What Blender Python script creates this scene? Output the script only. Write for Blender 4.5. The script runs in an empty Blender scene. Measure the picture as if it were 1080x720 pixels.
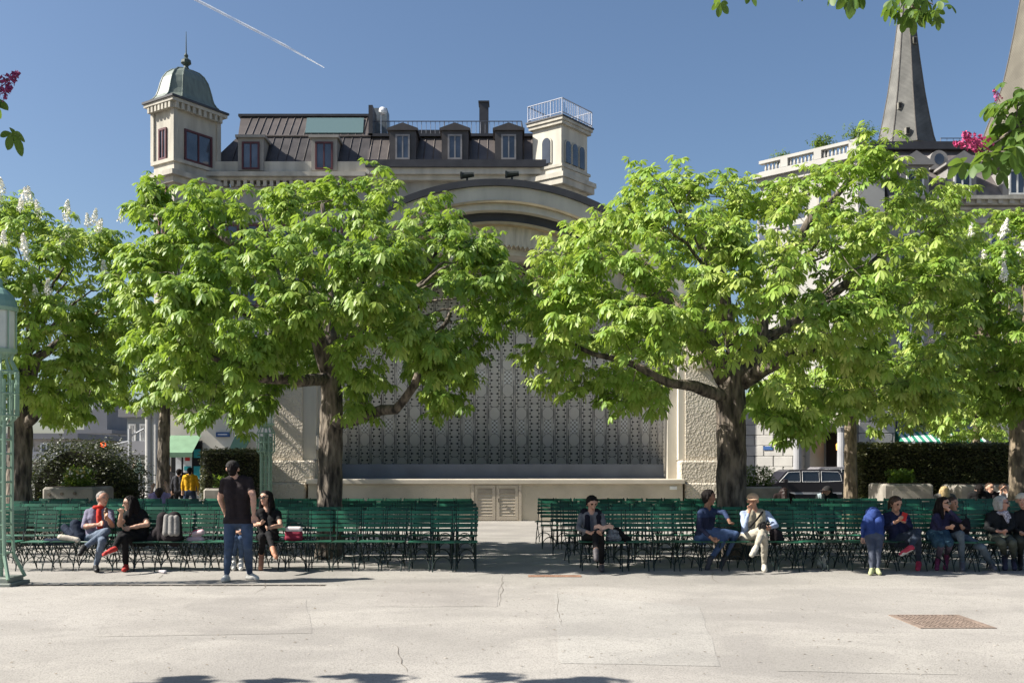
import bpy, bmesh, math, random
import numpy as np
from mathutils import Vector, Matrix, noise
random.seed(7); rng = np.random.default_rng(7)
S = bpy.context.scene
COL = S.collection
R = math.radians
F, HZ, H = 1050.0, 486.0, 1.74          # focal length in photo pixels, horizon row, eye height
def P(px, py, D): return Vector(((px-540)*D/F, D, H+(HZ-py)*D/F))
def PX(px, D): return (px-540)*D/F
def PZ(py, D): return H+(HZ-py)*D/F
def GY(py, z=0.0): return (H-z)*F/(py-HZ)

# ------------------------------------------------------------------ materials
class E:
    """tiny expression wrapper over math nodes"""
    def __init__(s, nt, sock): s.nt, s.s = nt, sock
    def _m(s, op, *o):
        n = s.nt.nodes.new('ShaderNodeMath'); n.operation = op
        for i, v in enumerate((s,)+o):
            if isinstance(v, E): s.nt.links.new(v.s, n.inputs[i])
            else: n.inputs[i].default_value = v
        return E(s.nt, n.outputs[0])
    def __add__(s, o): return s._m('ADD', o)
    def __sub__(s, o): return s._m('SUBTRACT', o)
    def __mul__(s, o): return s._m('MULTIPLY', o)
    def __truediv__(s, o): return s._m('DIVIDE', o)
    def lt(s, o): return s._m('LESS_THAN', o)
    def gt(s, o): return s._m('GREATER_THAN', o)
    def mx(s, o): return s._m('MAXIMUM', o)
    def mn(s, o): return s._m('MINIMUM', o)
    def fract(s): return s._m('FRACT')
    def floor(s): return s._m('FLOOR')
    def abs(s): return s._m('ABSOLUTE')
    def sin(s): return s._m('SINE')
    def mod(s, o): return s._m('MODULO', o)
def newmat(name):
    m = bpy.data.materials.new(name); m.use_nodes = True
    nt = m.node_tree; b = nt.nodes['Principled BSDF']
    return m, nt, b
def tex(nt, kind, scale, coord='Object', detail=4, stretch=None, vec=None):
    n = nt.nodes.new('ShaderNodeTex'+kind); n.inputs['Scale'].default_value = scale
    if kind == 'Noise': n.inputs['Detail'].default_value = detail
    if vec is None:
        tc = nt.nodes.new('ShaderNodeTexCoord'); vec = tc.outputs[coord]
    if stretch:
        mp = nt.nodes.new('ShaderNodeMapping'); mp.inputs['Scale'].default_value = stretch
        nt.links.new(vec, mp.inputs['Vector']); vec = mp.outputs[0]
    nt.links.new(vec, n.inputs['Vector'])
    return n
def mixc(nt, fac, a, b, mode='MIX'):
    n = nt.nodes.new('ShaderNodeMix'); n.data_type = 'RGBA'; n.blend_type = mode
    for i, v in ((0, fac), (6, a), (7, b)):
        if hasattr(v, 'links') or hasattr(v, 'is_linked'): nt.links.new(v, n.inputs[i])
        elif isinstance(v, E): nt.links.new(v.s, n.inputs[i])
        elif i == 0: n.inputs[0].default_value = v
        else: n.inputs[i].default_value = (*v[:3], 1)
    return n.outputs[2]
def ramp(nt, fac, stops):
    n = nt.nodes.new('ShaderNodeValToRGB'); cr = n.color_ramp
    while len(cr.elements) < len(stops): cr.elements.new(0.5)
    for e, (p, c) in zip(cr.elements, stops):
        e.position = p; e.color = (*c, 1) if len(c) == 3 else c
    nt.links.new(fac, n.inputs[0]); return n.outputs[0]
def bump(nt, b, h, dist, strength=1.0):
    n = nt.nodes.new('ShaderNodeBump'); n.inputs['Distance'].default_value = dist; n.inputs['Strength'].default_value = strength
    nt.links.new(h, n.inputs['Height']); nt.links.new(n.outputs[0], b.inputs['Normal'])
MATS = {}
def mat(name, col, rough=.6, var=.18, scale=3., bmp=0, bscale=40., metal=0, spec=.3, stretch=None, rnd=0):
    if name in MATS: return MATS[name]
    m, nt, b = newmat(name)
    c = Vector(col)
    n = tex(nt, 'Noise', scale, stretch=stretch, detail=6)
    out = mixc(nt, ramp(nt, n.outputs[0], [(.3, (0,0,0)), (.7, (1,1,1))]), tuple(c*(1-var)), tuple(c*(1+var)))
    if rnd:
        oi = nt.nodes.new('ShaderNodeObjectInfo')
        v = E(nt, oi.outputs['Random'])*(2*rnd)+(1-rnd)
        hs = nt.nodes.new('ShaderNodeHueSaturation'); nt.links.new(v.s, hs.inputs['Value']); nt.links.new(out, hs.inputs['Color']); out = hs.outputs[0]
    nt.links.new(out, b.inputs['Base Color'])
    b.inputs['Roughness'].default_value = rough; b.inputs['Metallic'].default_value = metal
    b.inputs['Specular IOR Level'].default_value = spec
    if bmp:
        bn = tex(nt, 'Noise', bscale, detail=5, stretch=stretch); bump(nt, b, bn.outputs[0], bmp)
    MATS[name] = m; return m
def glass(name, col, rough=.06):
    if name in MATS: return MATS[name]
    m, nt, b = newmat(name); b.inputs['Base Color'].default_value = (*col, 1); b.inputs['Roughness'].default_value = rough
    b.inputs['Specular IOR Level'].default_value = .9; MATS[name] = m; return m
def leafmat(name, stops, trans=.45, tcol=(.30, .42, .04)):
    m, nt, b = newmat(name)
    a = nt.nodes.new('ShaderNodeAttribute'); a.attribute_name = 'tint'
    c = ramp(nt, a.outputs['Fac'], stops)
    nt.links.new(c, b.inputs['Base Color']); b.inputs['Roughness'].default_value = .5; b.inputs['Specular IOR Level'].default_value = .4
    t = nt.nodes.new('ShaderNodeBsdfTranslucent')
    tc = mixc(nt, .6, c, tcol); nt.links.new(tc, t.inputs['Color'])
    mx = nt.nodes.new('ShaderNodeMixShader'); mx.inputs[0].default_value = trans
    nt.links.new(b.outputs[0], mx.inputs[1]); nt.links.new(t.outputs[0], mx.inputs[2])
    nt.links.new(mx.outputs[0], nt.nodes['Material Output'].inputs['Surface'])
    MATS[name] = m; return m

# ------------------------------------------------------------------ objects
WL = {}
def tag(o, label=None, cat=None, group=None, kind=None):
    if label: o['label'] = label
    if cat: o['category'] = cat
    if group: o['group'] = group
    if kind: o['kind'] = kind
    return o
def thing(name, label, cat, loc=(0, 0, 0), group=None):
    o = bpy.data.objects.new(name, None); COL.objects.link(o); o.empty_display_size = .2
    o.location = loc; WL[o.name] = Vector(loc)
    return tag(o, label, cat, group)
class MB:
    def __init__(s, M=None): s.v = []; s.f = []; s.m = []; s.M = M; s.mi = 0
    def add(s, vs, fs, mi=None):
        k = len(s.v); M = s.M
        s.v += [tuple(M @ Vector(v)) if M is not None else tuple(v) for v in vs]
        s.f += [tuple(i+k for i in f) for f in fs]; s.m += [s.mi if mi is None else mi]*len(fs)
        return s
    def box(s, x0, x1, y0, y1, z0, z1, mi=None):
        x0, x1 = min(x0, x1), max(x0, x1); y0, y1 = min(y0, y1), max(y0, y1); z0, z1 = min(z0, z1), max(z0, z1)
        return s.add([(x, y, z) for z in (z0, z1) for y in (y0, y1) for x in (x0, x1)],
              [(0, 2, 3, 1), (4, 5, 7, 6), (0, 1, 5, 4), (2, 6, 7, 3), (0, 4, 6, 2), (1, 3, 7, 5)], mi)
    def bbox(s, x0, x1, y0, y1, z0, z1, c=.01, mi=None):
        """box with chamfered vertical and top edges"""
        def ring(z, d):
            return [(x0+d+c, y0+d, z), (x1-d-c, y0+d, z), (x1-d, y0+d+c, z), (x1-d, y1-d-c, z), (x1-d-c, y1-d, z), (x0+d+c, y1-d, z), (x0+d, y1-d-c, z), (x0+d, y0+d+c, z)]
        vs = ring(z0, 0)+ring(z1-c, 0)+ring(z1, c*.8); fs = [tuple(range(7, -1, -1)), tuple(range(16, 24))]
        for r in (0, 8):
            for i in range(8): fs.append((r+i, r+(i+1) % 8, r+8+(i+1) % 8, r+8+i))
        return s.add(vs, fs, mi)
    def frustum(s, a, z0, b, z1, mi=None):
        (x0, x1, y0, y1), (u0, u1, w0, w1) = a, b
        return s.add([(x0, y0, z0), (x1, y0, z0), (x1, y1, z0), (x0, y1, z0), (u0, w0, z1), (u1, w0, z1), (u1, w1, z1), (u0, w1, z1)],
              [(3, 2, 1, 0), (4, 5, 6, 7), (0, 1, 5, 4), (1, 2, 6, 5), (2, 3, 7, 6), (3, 0, 4, 7)], mi)
    def prism(s, poly, y0, y1, mi=None):
        """(x,z) polygon extruded along y"""
        n = len(poly)
        return s.add([(x, y0, z) for x, z in poly]+[(x, y1, z) for x, z in poly],
              [tuple(range(n)), tuple(range(2*n-1, n-1, -1))]+[(i, i+n, (i+1) % n+n, (i+1) % n) for i in range(n)], mi)
    def slab(s, poly, z0, z1, mi=None):
        n = len(poly)
        return s.add([(x, y, z0) for x, y in poly]+[(x, y, z1) for x, y in poly],
              [tuple(range(n-1, -1, -1)), tuple(range(n, 2*n))]+[(i, (i+1) % n, (i+1) % n+n, i+n) for i in range(n)], mi)
    def tube(s, pts, rad, n=8, mi=None, cap=True, jit=0):
        pts = [Vector(p) for p in pts]
        if not hasattr(rad, '__len__'): rad = [rad]*len(pts)
        vs = []; ref = None
        for i, p in enumerate(pts):
            d = (pts[min(i+1, len(pts)-1)]-pts[max(i-1, 0)])
            d = d.normalized() if d.length > 1e-9 else Vector((0, 0, 1))
            if ref is None: ref = Vector((1, 0, 0)) if abs(d.x) < .8 else Vector((0, 1, 0))
            a = (ref-d*ref.dot(d)).normalized(); b = d.cross(a); ref = a
            for k in range(n):
                t = 2*math.pi*k/n; r = rad[i]
                q = p+(a*math.cos(t)+b*math.sin(t))*r
                if jit: q += (q-p)*(noise.noise(q*3.5)*jit+noise.noise(q*9)*jit*.5)
                vs.append(q)
        fs = []
        for i in range(len(pts)-1):
            for k in range(n): fs.append((i*n+k, i*n+(k+1) % n, (i+1)*n+(k+1) % n, (i+1)*n+k))
        if cap: fs += [tuple(range(n-1, -1, -1)), tuple(range((len(pts)-1)*n, len(pts)*n))]
        return s.add(vs, fs, mi)
    def lathe(s, prof, n=16, c=(0, 0, 0), mi=None, ph=0):
        vs = []; fs = []; L = len(prof)
        for r, z in prof:
            for k in range(n):
                t = 2*math.pi*k/n+ph; vs.append((c[0]+r*math.cos(t), c[1]+r*math.sin(t), c[2]+z))
        for i in range(L-1):
            for k in range(n): fs.append((i*n+k, i*n+(k+1) % n, (i+1)*n+(k+1) % n, (i+1)*n+k))
        fs += [tuple(range(n-1, -1, -1)), tuple(range((L-1)*n, L*n))]
        return s.add(vs, fs, mi)
    def ball(s, c, r, n=10, mi=None):
        rx, ry, rz = r if hasattr(r, '__len__') else (r, r, r)
        vs = []; fs = []; m = max(5, n//2+1)
        for i in range(m+1):
            a = math.pi*i/m
            for k in range(n):
                t = 2*math.pi*k/n; vs.append((c[0]+rx*math.sin(a)*math.cos(t), c[1]+ry*math.sin(a)*math.sin(t), c[2]-rz*math.cos(a)))
        for i in range(m):
            for k in range(n): fs.append((i*n+k, i*n+(k+1) % n, (i+1)*n+(k+1) % n, (i+1)*n+k))
        return s.add(vs, fs, mi)
    def build(s, name, mats, parent=None, smooth=False, at=None):
        me = bpy.data.meshes.new(name)
        if parent is not None: off = WL[parent.name]
        elif at is not None: off = Vector(at)
        else: off = Vector((0, 0, 0))
        me.from_pydata([(x-off[0], y-off[1], z-off[2]) for x, y, z in s.v], [], s.f)
        if not isinstance(mats, (list, tuple)): mats = [mats]
        for m in mats: me.materials.append(m)
        if len(mats) > 1: me.polygons.foreach_set('material_index', s.m)
        if smooth: me.polygons.foreach_set('use_smooth', [True]*len(me.polygons))
        me.update()
        return link(name, me, parent, off)
def link(name, me, parent, off=Vector((0, 0, 0))):
    o = bpy.data.objects.new(name, me); COL.objects.link(o)
    if parent is not None: o.parent = parent; WL[o.name] = WL[parent.name].copy()
    else: o.location = off; WL[o.name] = Vector(off)
    return o
def struct(o): o['kind'] = 'structure'; return o
def copy_tree(o, parent=None):
    c = o.copy(); COL.objects.link(c)
    if parent is not None: c.parent = parent
    for ch in o.children: copy_tree(ch, c)
    return c
def frame(origin, ang):
    """local frame: x along the wall, y inward, z up; ang turns it about z"""
    return Matrix.Translation(origin) @ Matrix.Rotation(ang, 4, 'Z')

# ------------------------------------------------------------------ world, sun, camera
AZ, EL = R(6), R(41)                        # the sun stands to the left, a little on the camera's side
sd = Vector((-math.cos(EL)*math.cos(AZ), -math.cos(EL)*math.sin(AZ), math.sin(EL)))
w = bpy.data.worlds.new('World'); S.world = w; w.use_nodes = True
nt = w.node_tree; bg = nt.nodes['Background']
sky = nt.nodes.new('ShaderNodeTexSky'); sky.sky_type = 'NISHITA'; sky.sun_disc = False
sky.sun_elevation = EL; sky.sun_rotation = math.atan2(sd.x, sd.y)
sky.air_density = 1.1; sky.dust_density = 2.2; sky.ozone_density = 4.0; sky.altitude = 400
nt.links.new(sky.outputs[0], bg.inputs['Color']); bg.inputs['Strength'].default_value = .060
sl = bpy.data.lights.new('sun', 'SUN'); sl.energy = 5.0; sl.angle = R(.5); sl.color = (1, .945, .85)
so = bpy.data.objects.new('sun', sl); COL.objects.link(so); so.rotation_euler = (-sd).to_track_quat('-Z', 'Y').to_euler()
cam = bpy.data.cameras.new('camera'); cam.sensor_width = 36; cam.lens = 36*F/1080; cam.shift_y = (HZ-360)/1080; cam.clip_end = 12000; cam.clip_start = .05
co = bpy.data.objects.new('camera', cam); COL.objects.link(co); co.location = (0, 0, H); co.rotation_euler = (R(90), 0, 0); S.camera = co
S.view_settings.view_transform = 'Standard'; S.view_settings.look = 'None'; S.view_settings.exposure = 1.15; S.view_settings.gamma = 1
S.view_settings.use_curve_mapping = False
S.cycles.use_denoising = True; S.cycles.max_bounces = 8; S.cycles.transparent_max_bounces = 8

# ------------------------------------------------------------------ shared materials
M_stone = mat('pale_limestone', (.40, .375, .32), .85, .22, 1.6, .004, 25, stretch=(1.5, 1.5, .3))
M_stone2 = mat('grey_limestone', (.33, .315, .28), .85, .22, 1.5, .004, 25, stretch=(1.5, 1.5, .3))
M_cream = mat('cream_render', (.47, .44, .375), .85, .17, 1.4, .002, 60, stretch=(1.5, 1.5, .3))
M_white = mat('white_render', (.38, .37, .345), .8, .08, .8, .002, 60)
def roughstone():
    m, nt, b = newmat('bush_hammered_stone')
    n1 = tex(nt, 'Noise', 1.6); v = tex(nt, 'Voronoi', 16); n2 = tex(nt, 'Noise', 26, detail=6)
    c = ramp(nt, n1.outputs[0], [(.3, (.46, .405, .325)), (.7, (.56, .50, .41))])
    nt.links.new(c, b.inputs['Base Color']); b.inputs['Roughness'].default_value = .9
    h = E(nt, v.outputs['Distance'])*1.2+E(nt, n2.outputs[0])
    bump(nt, b, h.s, .022); return m
M_rough = roughstone()
M_lead = mat('dark_roof_metal', (.045, .045, .05), .5, .2, 2)
M_copper = mat('brown_roof_sheet', (.115, .10, .093), .45, .2, 1.5, metal=.3)
M_slate = mat('dark_slate', (.055, .052, .055), .6, .25, 3, .006, 18)
M_verdi = mat('green_copper', (.145, .175, .152), .5, .22, 2.0, stretch=(3, 3, .6))
M_glass = mat('window_glass', (.045, .055, .075), .07, .7, .9, spec=.9, rnd=.5)
M_redframe = mat('red_window_frame', (.085, .028, .032), .5)
M_whiteframe = mat('white_window_frame', (.6, .6, .58), .5)
M_dark = mat('dark_recess', (.012, .012, .013), .8)
M_iron = mat('dark_iron', (.018, .022, .02), .5, .2, 8)
M_steel = mat('grey_steel', (.45, .47, .5), .4, .1, 5, metal=.6)
M_green = mat('green_lamp_paint', (.24, .36, .27), .45, .12, 3)
M_awn = mat('green_awning_cloth', (.16, .27, .17), .8, .1, 3)
M_conc = mat('weathered_concrete', (.25, .23, .20), .9, .3, 2.2, .004, 30)
M_bark = None
def barkmat(name, c0, c1):
    m, nt, b = newmat(name)
    n = tex(nt, 'Noise', 9, stretch=(1, 1, .28), detail=8); v = tex(nt, 'Voronoi', 13, stretch=(1, 1, .3)); big = tex(nt, 'Noise', 1.3)
    c = ramp(nt, n.outputs[0], [(.36, c0), (.62, c1)]); c = mixc(nt, ramp(nt, v.outputs['Distance'], [(.0, (.9, .9, .9)), (.35, (0, 0, 0))]), c, c0)
    c = mixc(nt, ramp(nt, big.outputs[0], [(.55, (0, 0, 0)), (.8, (.4, .4, .4))]), c, (.11, .105, .07))
    nt.links.new(c, b.inputs['Base Color']); b.inputs['Roughness'].default_value = .95
    h = E(nt, v.outputs['Distance'])*.8+E(nt, n.outputs[0]); bump(nt, b, h.s, .06); return m
M_bark = barkmat('chestnut_bark', (.026, .021, .018), (.20, .165, .13))
M_bark2 = barkmat('pale_bark', (.07, .055, .04), (.24, .19, .13))
# ------------------------------------------------------------------ ground
def groundmat(name, c, wear=.5):
    m, nt, b = newmat(name); c = Vector(c)
    n1 = tex(nt, 'Noise', .22, detail=6); n2 = tex(nt, 'Noise', .8, stretch=(.8, 1.1, 1), detail=9); n3 = tex(nt, 'Noise', 70, detail=3); v = tex(nt, 'Voronoi', 60); n4 = tex(nt, 'Noise', 4.5, detail=8)
    n5 = tex(nt, 'Noise', .55, stretch=(1, .5, 1), detail=3); n2.inputs['Distortion'].default_value = .8
    col = mixc(nt, ramp(nt, n1.outputs[0], [(.35, (0, 0, 0)), (.65, (1, 1, 1))]), tuple(c*.80), tuple(c*1.08))
    col = mixc(nt, ramp(nt, n5.outputs[0], [(.53, (0, 0, 0)), (.56, (.5, .5, .5))]), col, (c[0]*.80, c[1]*.80, c[2]*.81))      # resurfaced patches
    col = mixc(nt, ramp(nt, n2.outputs[0], [(.46, (0, 0, 0)), (.66, (.7, .7, .7))]), col, (c[0]*1.16, c[1]*1.16, c[2]*1.15))   # chalky wear
    col = mixc(nt, ramp(nt, n2.outputs[0], [(.26, (.6, .6, .6)), (.42, (0, 0, 0))]), col, tuple(c*.74))                     # dirt
    col = mixc(nt, ramp(nt, n4.outputs[0], [(.30, (.5, .5, .5)), (.45, (0, 0, 0))]), col, tuple(c*.80))
    col = mixc(nt, ramp(nt, n3.outputs[0], [(.34, (.7, .7, .7)), (.5, (0, 0, 0))]), col, tuple(c*.5))                          # aggregate
    nt.links.new(col, b.inputs['Base Color']); b.inputs['Roughness'].default_value = .92; b.inputs['Specular IOR Level'].default_value = .2
    h = E(nt, n3.outputs[0])+E(nt, v.outputs['Distance'])*.4+E(nt, n4.outputs[0])*1.2; bump(nt, b, h.s, .0035)
    return m
def sheet(name, x0, x1, y0, y1, z, m):
    mb = MB(); mb.add([(x0, y0, z), (x1, y0, z), (x1, y1, z), (x0, y1, z)], [(0, 1, 2, 3)]); return struct(mb.build(name, m))
sheet('ground', -4000, 4000, -500, 7500, 0, groundmat('dusty_ground', (.17, .16, .15)))
YK = 13.95
sheet('promenade', -70, 70, -30, YK-.11, .005, groundmat('pale_promenade_concrete', (.325, .306, .282)))
sheet('seating_area', -70, 70, YK+.06, 31.5, .005, groundmat('seating_area_asphalt', (.30, .283, .26)))
sheet('road', -200, 200, 33.5, 42.3, .006, groundmat('road_asphalt', (.075, .073, .07)))
# drain channel along the edge of the seating area, left part only; elsewhere a worn joint
mb = MB(); mb.box(-70, -2.6, YK-.11, YK+.06, -.02, .004, 0)
for k in range(330):
    x = -9.5+k*.021
    if x < -2.62 and (k % 9) not in (0,): mb.box(x, x+.011, YK-.075, YK+.02, .004, .0062, 1)
struct(mb.build('drain_channel', [mat('worn_channel_iron', (.13, .11, .09), .8, .3, 6), M_dark]))
sheet('pavement_joint', -2.6, 70, YK-.11, YK+.06, .0052, groundmat('joint_concrete', (.31, .292, .268)))
def crack(pts, wd=.012):
    mb = MB(); pp = []
    for (x0, y0), (x1, y1) in zip(pts[:-1], pts[1:]):
        a = Vector((PX(x0, GY(y0)), GY(y0))); b = Vector((PX(x1, GY(y1)), GY(y1)))
        for k in range(7):
            q = a.lerp(b, k/7); d = .035*noise.noise(Vector((q.x*6, q.y*6, 1.7))); pp.append((q.x+d, q.y+d*.3))
    n = len(pp); vs = []; fs = []
    for i, (x, y) in enumerate(pp):
        h = .3*wd*(.25+.75*math.sin(math.pi*(i+.4)/n))*(.6+.8*random.random()); vs += [(x-h, y, .0095), (x+h, y+h*.6, .0095)]
        if i: fs.append((2*i-2, 2*i-1, 2*i+1, 2*i))
    mb.add(vs, fs); struct(mb.build('pavement_crack', mat('crack_dirt', (.15, .13, .11), .95)))
crack([(530, 606), (529, 622), (527, 642)], .012); crack([(587, 624), (590, 648), (595, 664)], .009)
crack([(416, 680), (424, 696), (431, 712)], .011); crack([(280, 611), (279, 620), (266, 627)], .013)
crack([(172, 606), (165, 612)], .012); crack([(750, 600), (752, 612), (760, 616)], .014)
def patch(poly, c):
    mb = MB(); pp = []
    for (x0, y0), (x1, y1) in zip(poly, poly[1:]+poly[:1]):
        a = Vector((PX(x0, GY(y0)), GY(y0))); b = Vector((PX(x1, GY(y1)), GY(y1))); n = max(2, int((b-a).length/.25))
        for k in range(n): q = a.lerp(b, k/n); d = .03*noise.noise(Vector((q.x*2.3, q.y*2.3, 4))); pp.append((q.x+d, q.y+d, .0075))
    mb.add(pp, [tuple(range(len(pp)))]); struct(mb.build('pavement_patch', groundmat('patch_concrete', c)))
patch([(590, 700), (760, 703), (738, 640), (584, 626)], (.34, .324, .30)); patch([(100, 672), (330, 668), (322, 630), (128, 632)], (.31, .291, .268)); patch([(820, 708), (1010, 712), (962, 668), (800, 668)], (.335, .316, .29)); patch([(395, 640), (525, 640), (528, 616), (408, 616)], (.31, .29, .268))
# two iron grates
def grate(label, x0, x1, y0, y1, m, nb):
    t = thing('drain_grate', label, 'drain grate', ((x0+x1)/2, (y0+y1)/2, .004), 'iron grates in the ground')
    f = MB(); w_ = .045
    f.box(x0, x1, y0, y0+w_, .004, .014); f.box(x0, x1, y1-w_, y1, .004, .014); f.box(x0, x0+w_, y0+w_, y1-w_, .004, .014); f.box(x1-w_, x1, y0+w_, y1-w_, .004, .014)
    f.build('frame', m, t)
    g = MB(); g.box(x0+w_, x1-w_, y0+w_, y1-w_, .004, .0065, 1)
    for k in range(nb):
        x = x0+w_+(x1-x0-2*w_)*(k+.5)/nb; g.box(x-.011, x+.011, y0+w_, y1-w_, .0066, .0125, 0)
    for k in range(1, 9):
        y = y0+w_+(y1-y0-2*w_)*k/9; g.box(x0+w_, x1-w_, y-.004, y+.004, .0067, .0112, 0)
    g.build('bars', [m, M_dark], t)
rust = mat('rusty_iron', (.21, .16, .13), .8, .3, 8)
Ya, Yb = GY(663), GY(649)
grate('square rusty iron grate set in the sunny pavement, front right', PX(937, Yb), PX(1011, Yb), Ya, Yb, rust, 15)
grate('narrow orange rust grate by the shade edge near the aisle', PX(557, 15.2), PX(612, 15.2), 14.9, 15.12, mat('orange_rust', (.26, .15, .10), .8, .3, 8), 24)

# ------------------------------------------------------------------ music pavilion
YP = 29.2; XC = PX(522, YP); s_ = F/YP
pav = thing('music_pavilion', 'pale stone bandstand pavilion with arched shell and patterned back wall behind the chairs', 'bandstand', (XC, YP, 0))
zs = PZ(505, 28.9)                              # stage edge
xl, xr = PX(325, 28.9), PX(720, 28.9)
mb = MB(); mb.box(xl, xr, 28.9, 34.5, 0, zs-.13); mb.build('stage', mat('smooth_stage_stone', (.50, .44, .345), .85, .16, 1.3, .008, 40), pav)
mb = MB(); mb.bbox(xl-.06, xr+.06, 28.82, 29.9, zs-.13, zs, .02); mb.build('stage_edge', mat('stage_cap_stone', (.50, .45, .37), .7, .12, 2), pav)
M_plat = mat('blue_grey_stage_board', (.135, .15, .18), .55, .12, 2)
niche_a, niche_b, YN = 5.2, 3.1, 30.0
def ell(t, k=1.0): return (XC+.02-niche_a*k*math.cos(t), YN+niche_b*k*math.sin(t))
mb = MB(); mb.box(xl+.9, xr-.35, 29.9, 34.4, zs-.128, zs-.012); mb.build('stage_floor', M_plat, pav)
mb = MB(); mb.slab([ell(math.pi*k/40, .985) for k in range(41)], zs-.011, PZ(489, 31.8)); mb.build('stage_riser', M_plat, pav)
# patterned wall
def patmat():
    m, nt, b = newmat('mosaic_shell_pattern')
    uv = nt.nodes.new('ShaderNodeUVMap'); sp = nt.nodes.new('ShaderNodeSeparateXYZ'); nt.links.new(uv.outputs[0], sp.inputs[0])
    U, V = E(nt, sp.outputs[0]), E(nt, sp.outputs[1]); cw, vp = .45, 3.3
    u = U/cw; par = u.floor().mod(2.0); fx = (u.fract()-.5).abs()*cw
    v = (V/vp+par*.5).fract(); dm = (v-.5).abs()*vp
    oy = (dm-.44).abs()
    octm = fx.mx(oy*.86).mx((fx+oy*.86)*.74).lt(.178)
    octr = fx.mx(oy*.86).mx((fx+oy*.86)*.74).lt(.196)*(octm*-1.0+1.0)
    motz = dm.lt(.215)*fx.lt(.125)
    dots = ((U*45.0).sin()*(V*45.0).sin()).gt(.35)*motz
    dotd = ((U*45.0).sin()*(V*45.0).sin()).lt(-.55)*motz
    ch = dm.gt(.66)
    t = ((V/.22+par*.5).fract()-.5).abs()*.22; tri = t.lt((fx-.035)*.44)*fx.gt(.045)*fx.lt(.135)*ch
    t2 = ((V/.22+par*.5+.5).fract()-.5).abs()*.22; tri2 = t2.lt((fx*-1.0+.19)*.6)*fx.gt(.125)*ch
    line = fx.gt(.186)*fx.lt(.207)*dm.gt(.1)
    grey = fx.gt(.18)*(oy*1.0).lt(.16)
    grey2 = fx.gt(.205)*ch*((V/1.65+.1).fract().lt(.62))
    n = tex(nt, 'Noise', 3, vec=uv.outputs[0]); sp2 = tex(nt, 'Noise', 120, vec=uv.outputs[0])
    base = ramp(nt, n.outputs[0], [(.3, (.62, .585, .52)), (.7, (.72, .685, .62))])
    base = mixc(nt, ramp(nt, sp2.outputs[0], [(.35, (.5, .5, .5)), (.6, (0, 0, 0))]), base, (.52, .48, .42))
    c = mixc(nt, octm*.32, base, (.84, .80, .73))
    c = mixc(nt, (octr*.62), c, (.22, .205, .19)); c = mixc(nt, grey*.8, c, (.24, .225, .21)); c = mixc(nt, grey2*.45, c, (.36, .335, .31))
    c = mixc(nt, line*.8, c, (.14, .13, .12)); c = mixc(nt, dotd, c, (.2, .19, .18)); c = mixc(nt, tri, c, (.035, .033, .032)); c = mixc(nt, tri2, c, (.035, .033, .032)); c = mixc(nt, dots, c, (.85, .85, .83))
    nt.links.new(c, b.inputs['Base Color']); b.inputs['Roughness'].default_value = .75
    h = (tri.mx(tri2).mx(line)*-1.0)+octm*.3; bump(nt, b, h.s, .02)
    return m
Z0 = PZ(442, YP); RO = 250/s_                    # arch centre height and outer radius
N = 72; vs = []; fs = []; uvl = []; arc = 0; prev = None
for k in range(N+1):
    x, y = ell(math.pi*k/N)
    if prev: arc += math.hypot(x-prev[0], y-prev[1])
    prev = (x, y); zt = Z0+math.sqrt(max(.1, (RO-.35)**2-(x-XC)**2))
    vs += [(x, y, zs), (x, y, zt)]; uvl += [(arc, 0), (arc, zt-zs)]
    if k: fs.append((2*k-2, 2*k, 2*k+1, 2*k-1))
mb = MB(); mb.add(vs, fs); o = mb.build('shell_wall', patmat(), pav, True)
ul = o.data.uv_layers.new(name='UVMap')
for l in o.data.loops: ul.data[l.index].uv = uvl[l.vertex_index]
o.modifiers.new('thick', 'SOLIDIFY').thickness = -.15
# arch rings, front to back, each set deeper
def ring(name, r0, r1, y0, y1, m, a0=15, n=64, scal=0, parent=None):
    mb = MB(); vs = []; fs = []
    for k in range(n+1):
        t = R(a0)+(math.pi-2*R(a0))*k/n; c, s2 = -math.cos(t), math.sin(t)
        rr = r1-(scal*abs(math.sin(k*math.pi/2.0)) if scal else 0)
        for r, y in ((r0, y0), (r0, y1), (rr, y1), (rr, y0)): vs.append((XC+r*c, y, Z0+r*s2))
        if k:
            for j in range(4): fs.append((4*(k-1)+j, 4*k+j, 4*k+(j+1) % 4, 4*(k-1)+(j+1) % 4))
    fs += [(0, 1, 2, 3), (4*n+3, 4*n+2, 4*n+1, 4*n)]
    mb.add(vs, fs); return mb.build(name, m, parent or pav)
ring('roof_edge', RO, RO-.19, 28.85, 34.8, M_lead, 8)
ring('fascia_band', RO-.192, RO-.60, 28.95, 29.5, M_cream, 14)
ring('fascia_moulding', RO-.602, RO-.67, 28.9, 29.5, mat('ochre_moulding', (.36, .29, .18), .8), 14)
ring('fascia_band', RO-.672, RO-.86, 29.02, 29.5, M_cream, 14)
ring('arch_gutter', RO-.862, RO-1.12, 29.35, 29.9, M_lead, 14)
ring('arch_moulding', RO-1.122, RO-1.2, 29.3, 29.9, mat('ochre_moulding', (.36, .29, .18), .8), 14)
fl = ring('fluted_valance', RO-1.202, RO-1.72, 29.6, 29.95, mat('streaked_cream_valance', (.46, .42, .34), .85, .25, 2.2, stretch=(4, 4, .7)), 14, 200, .09)
ring('shell_vault', RO-1.722, RO-1.95, 29.96, 31, mat('pale_plaster', (.50, .48, .44), .9), 14)
mb = MB(); mb.box(XC-4.9, XC+4.9, 30.0, 34.6, Z0+RO-1.55, Z0+RO-1.45); mb.build('ceiling', mat('pale_plaster', (.50, .48, .44), .9), pav)
mb = MB(); vs = [(XC+(RO-.2)*-math.cos(math.pi*k/40), 34.7, Z0+(RO-.2)*math.sin(math.pi*k/40)) for k in range(41)]
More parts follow.
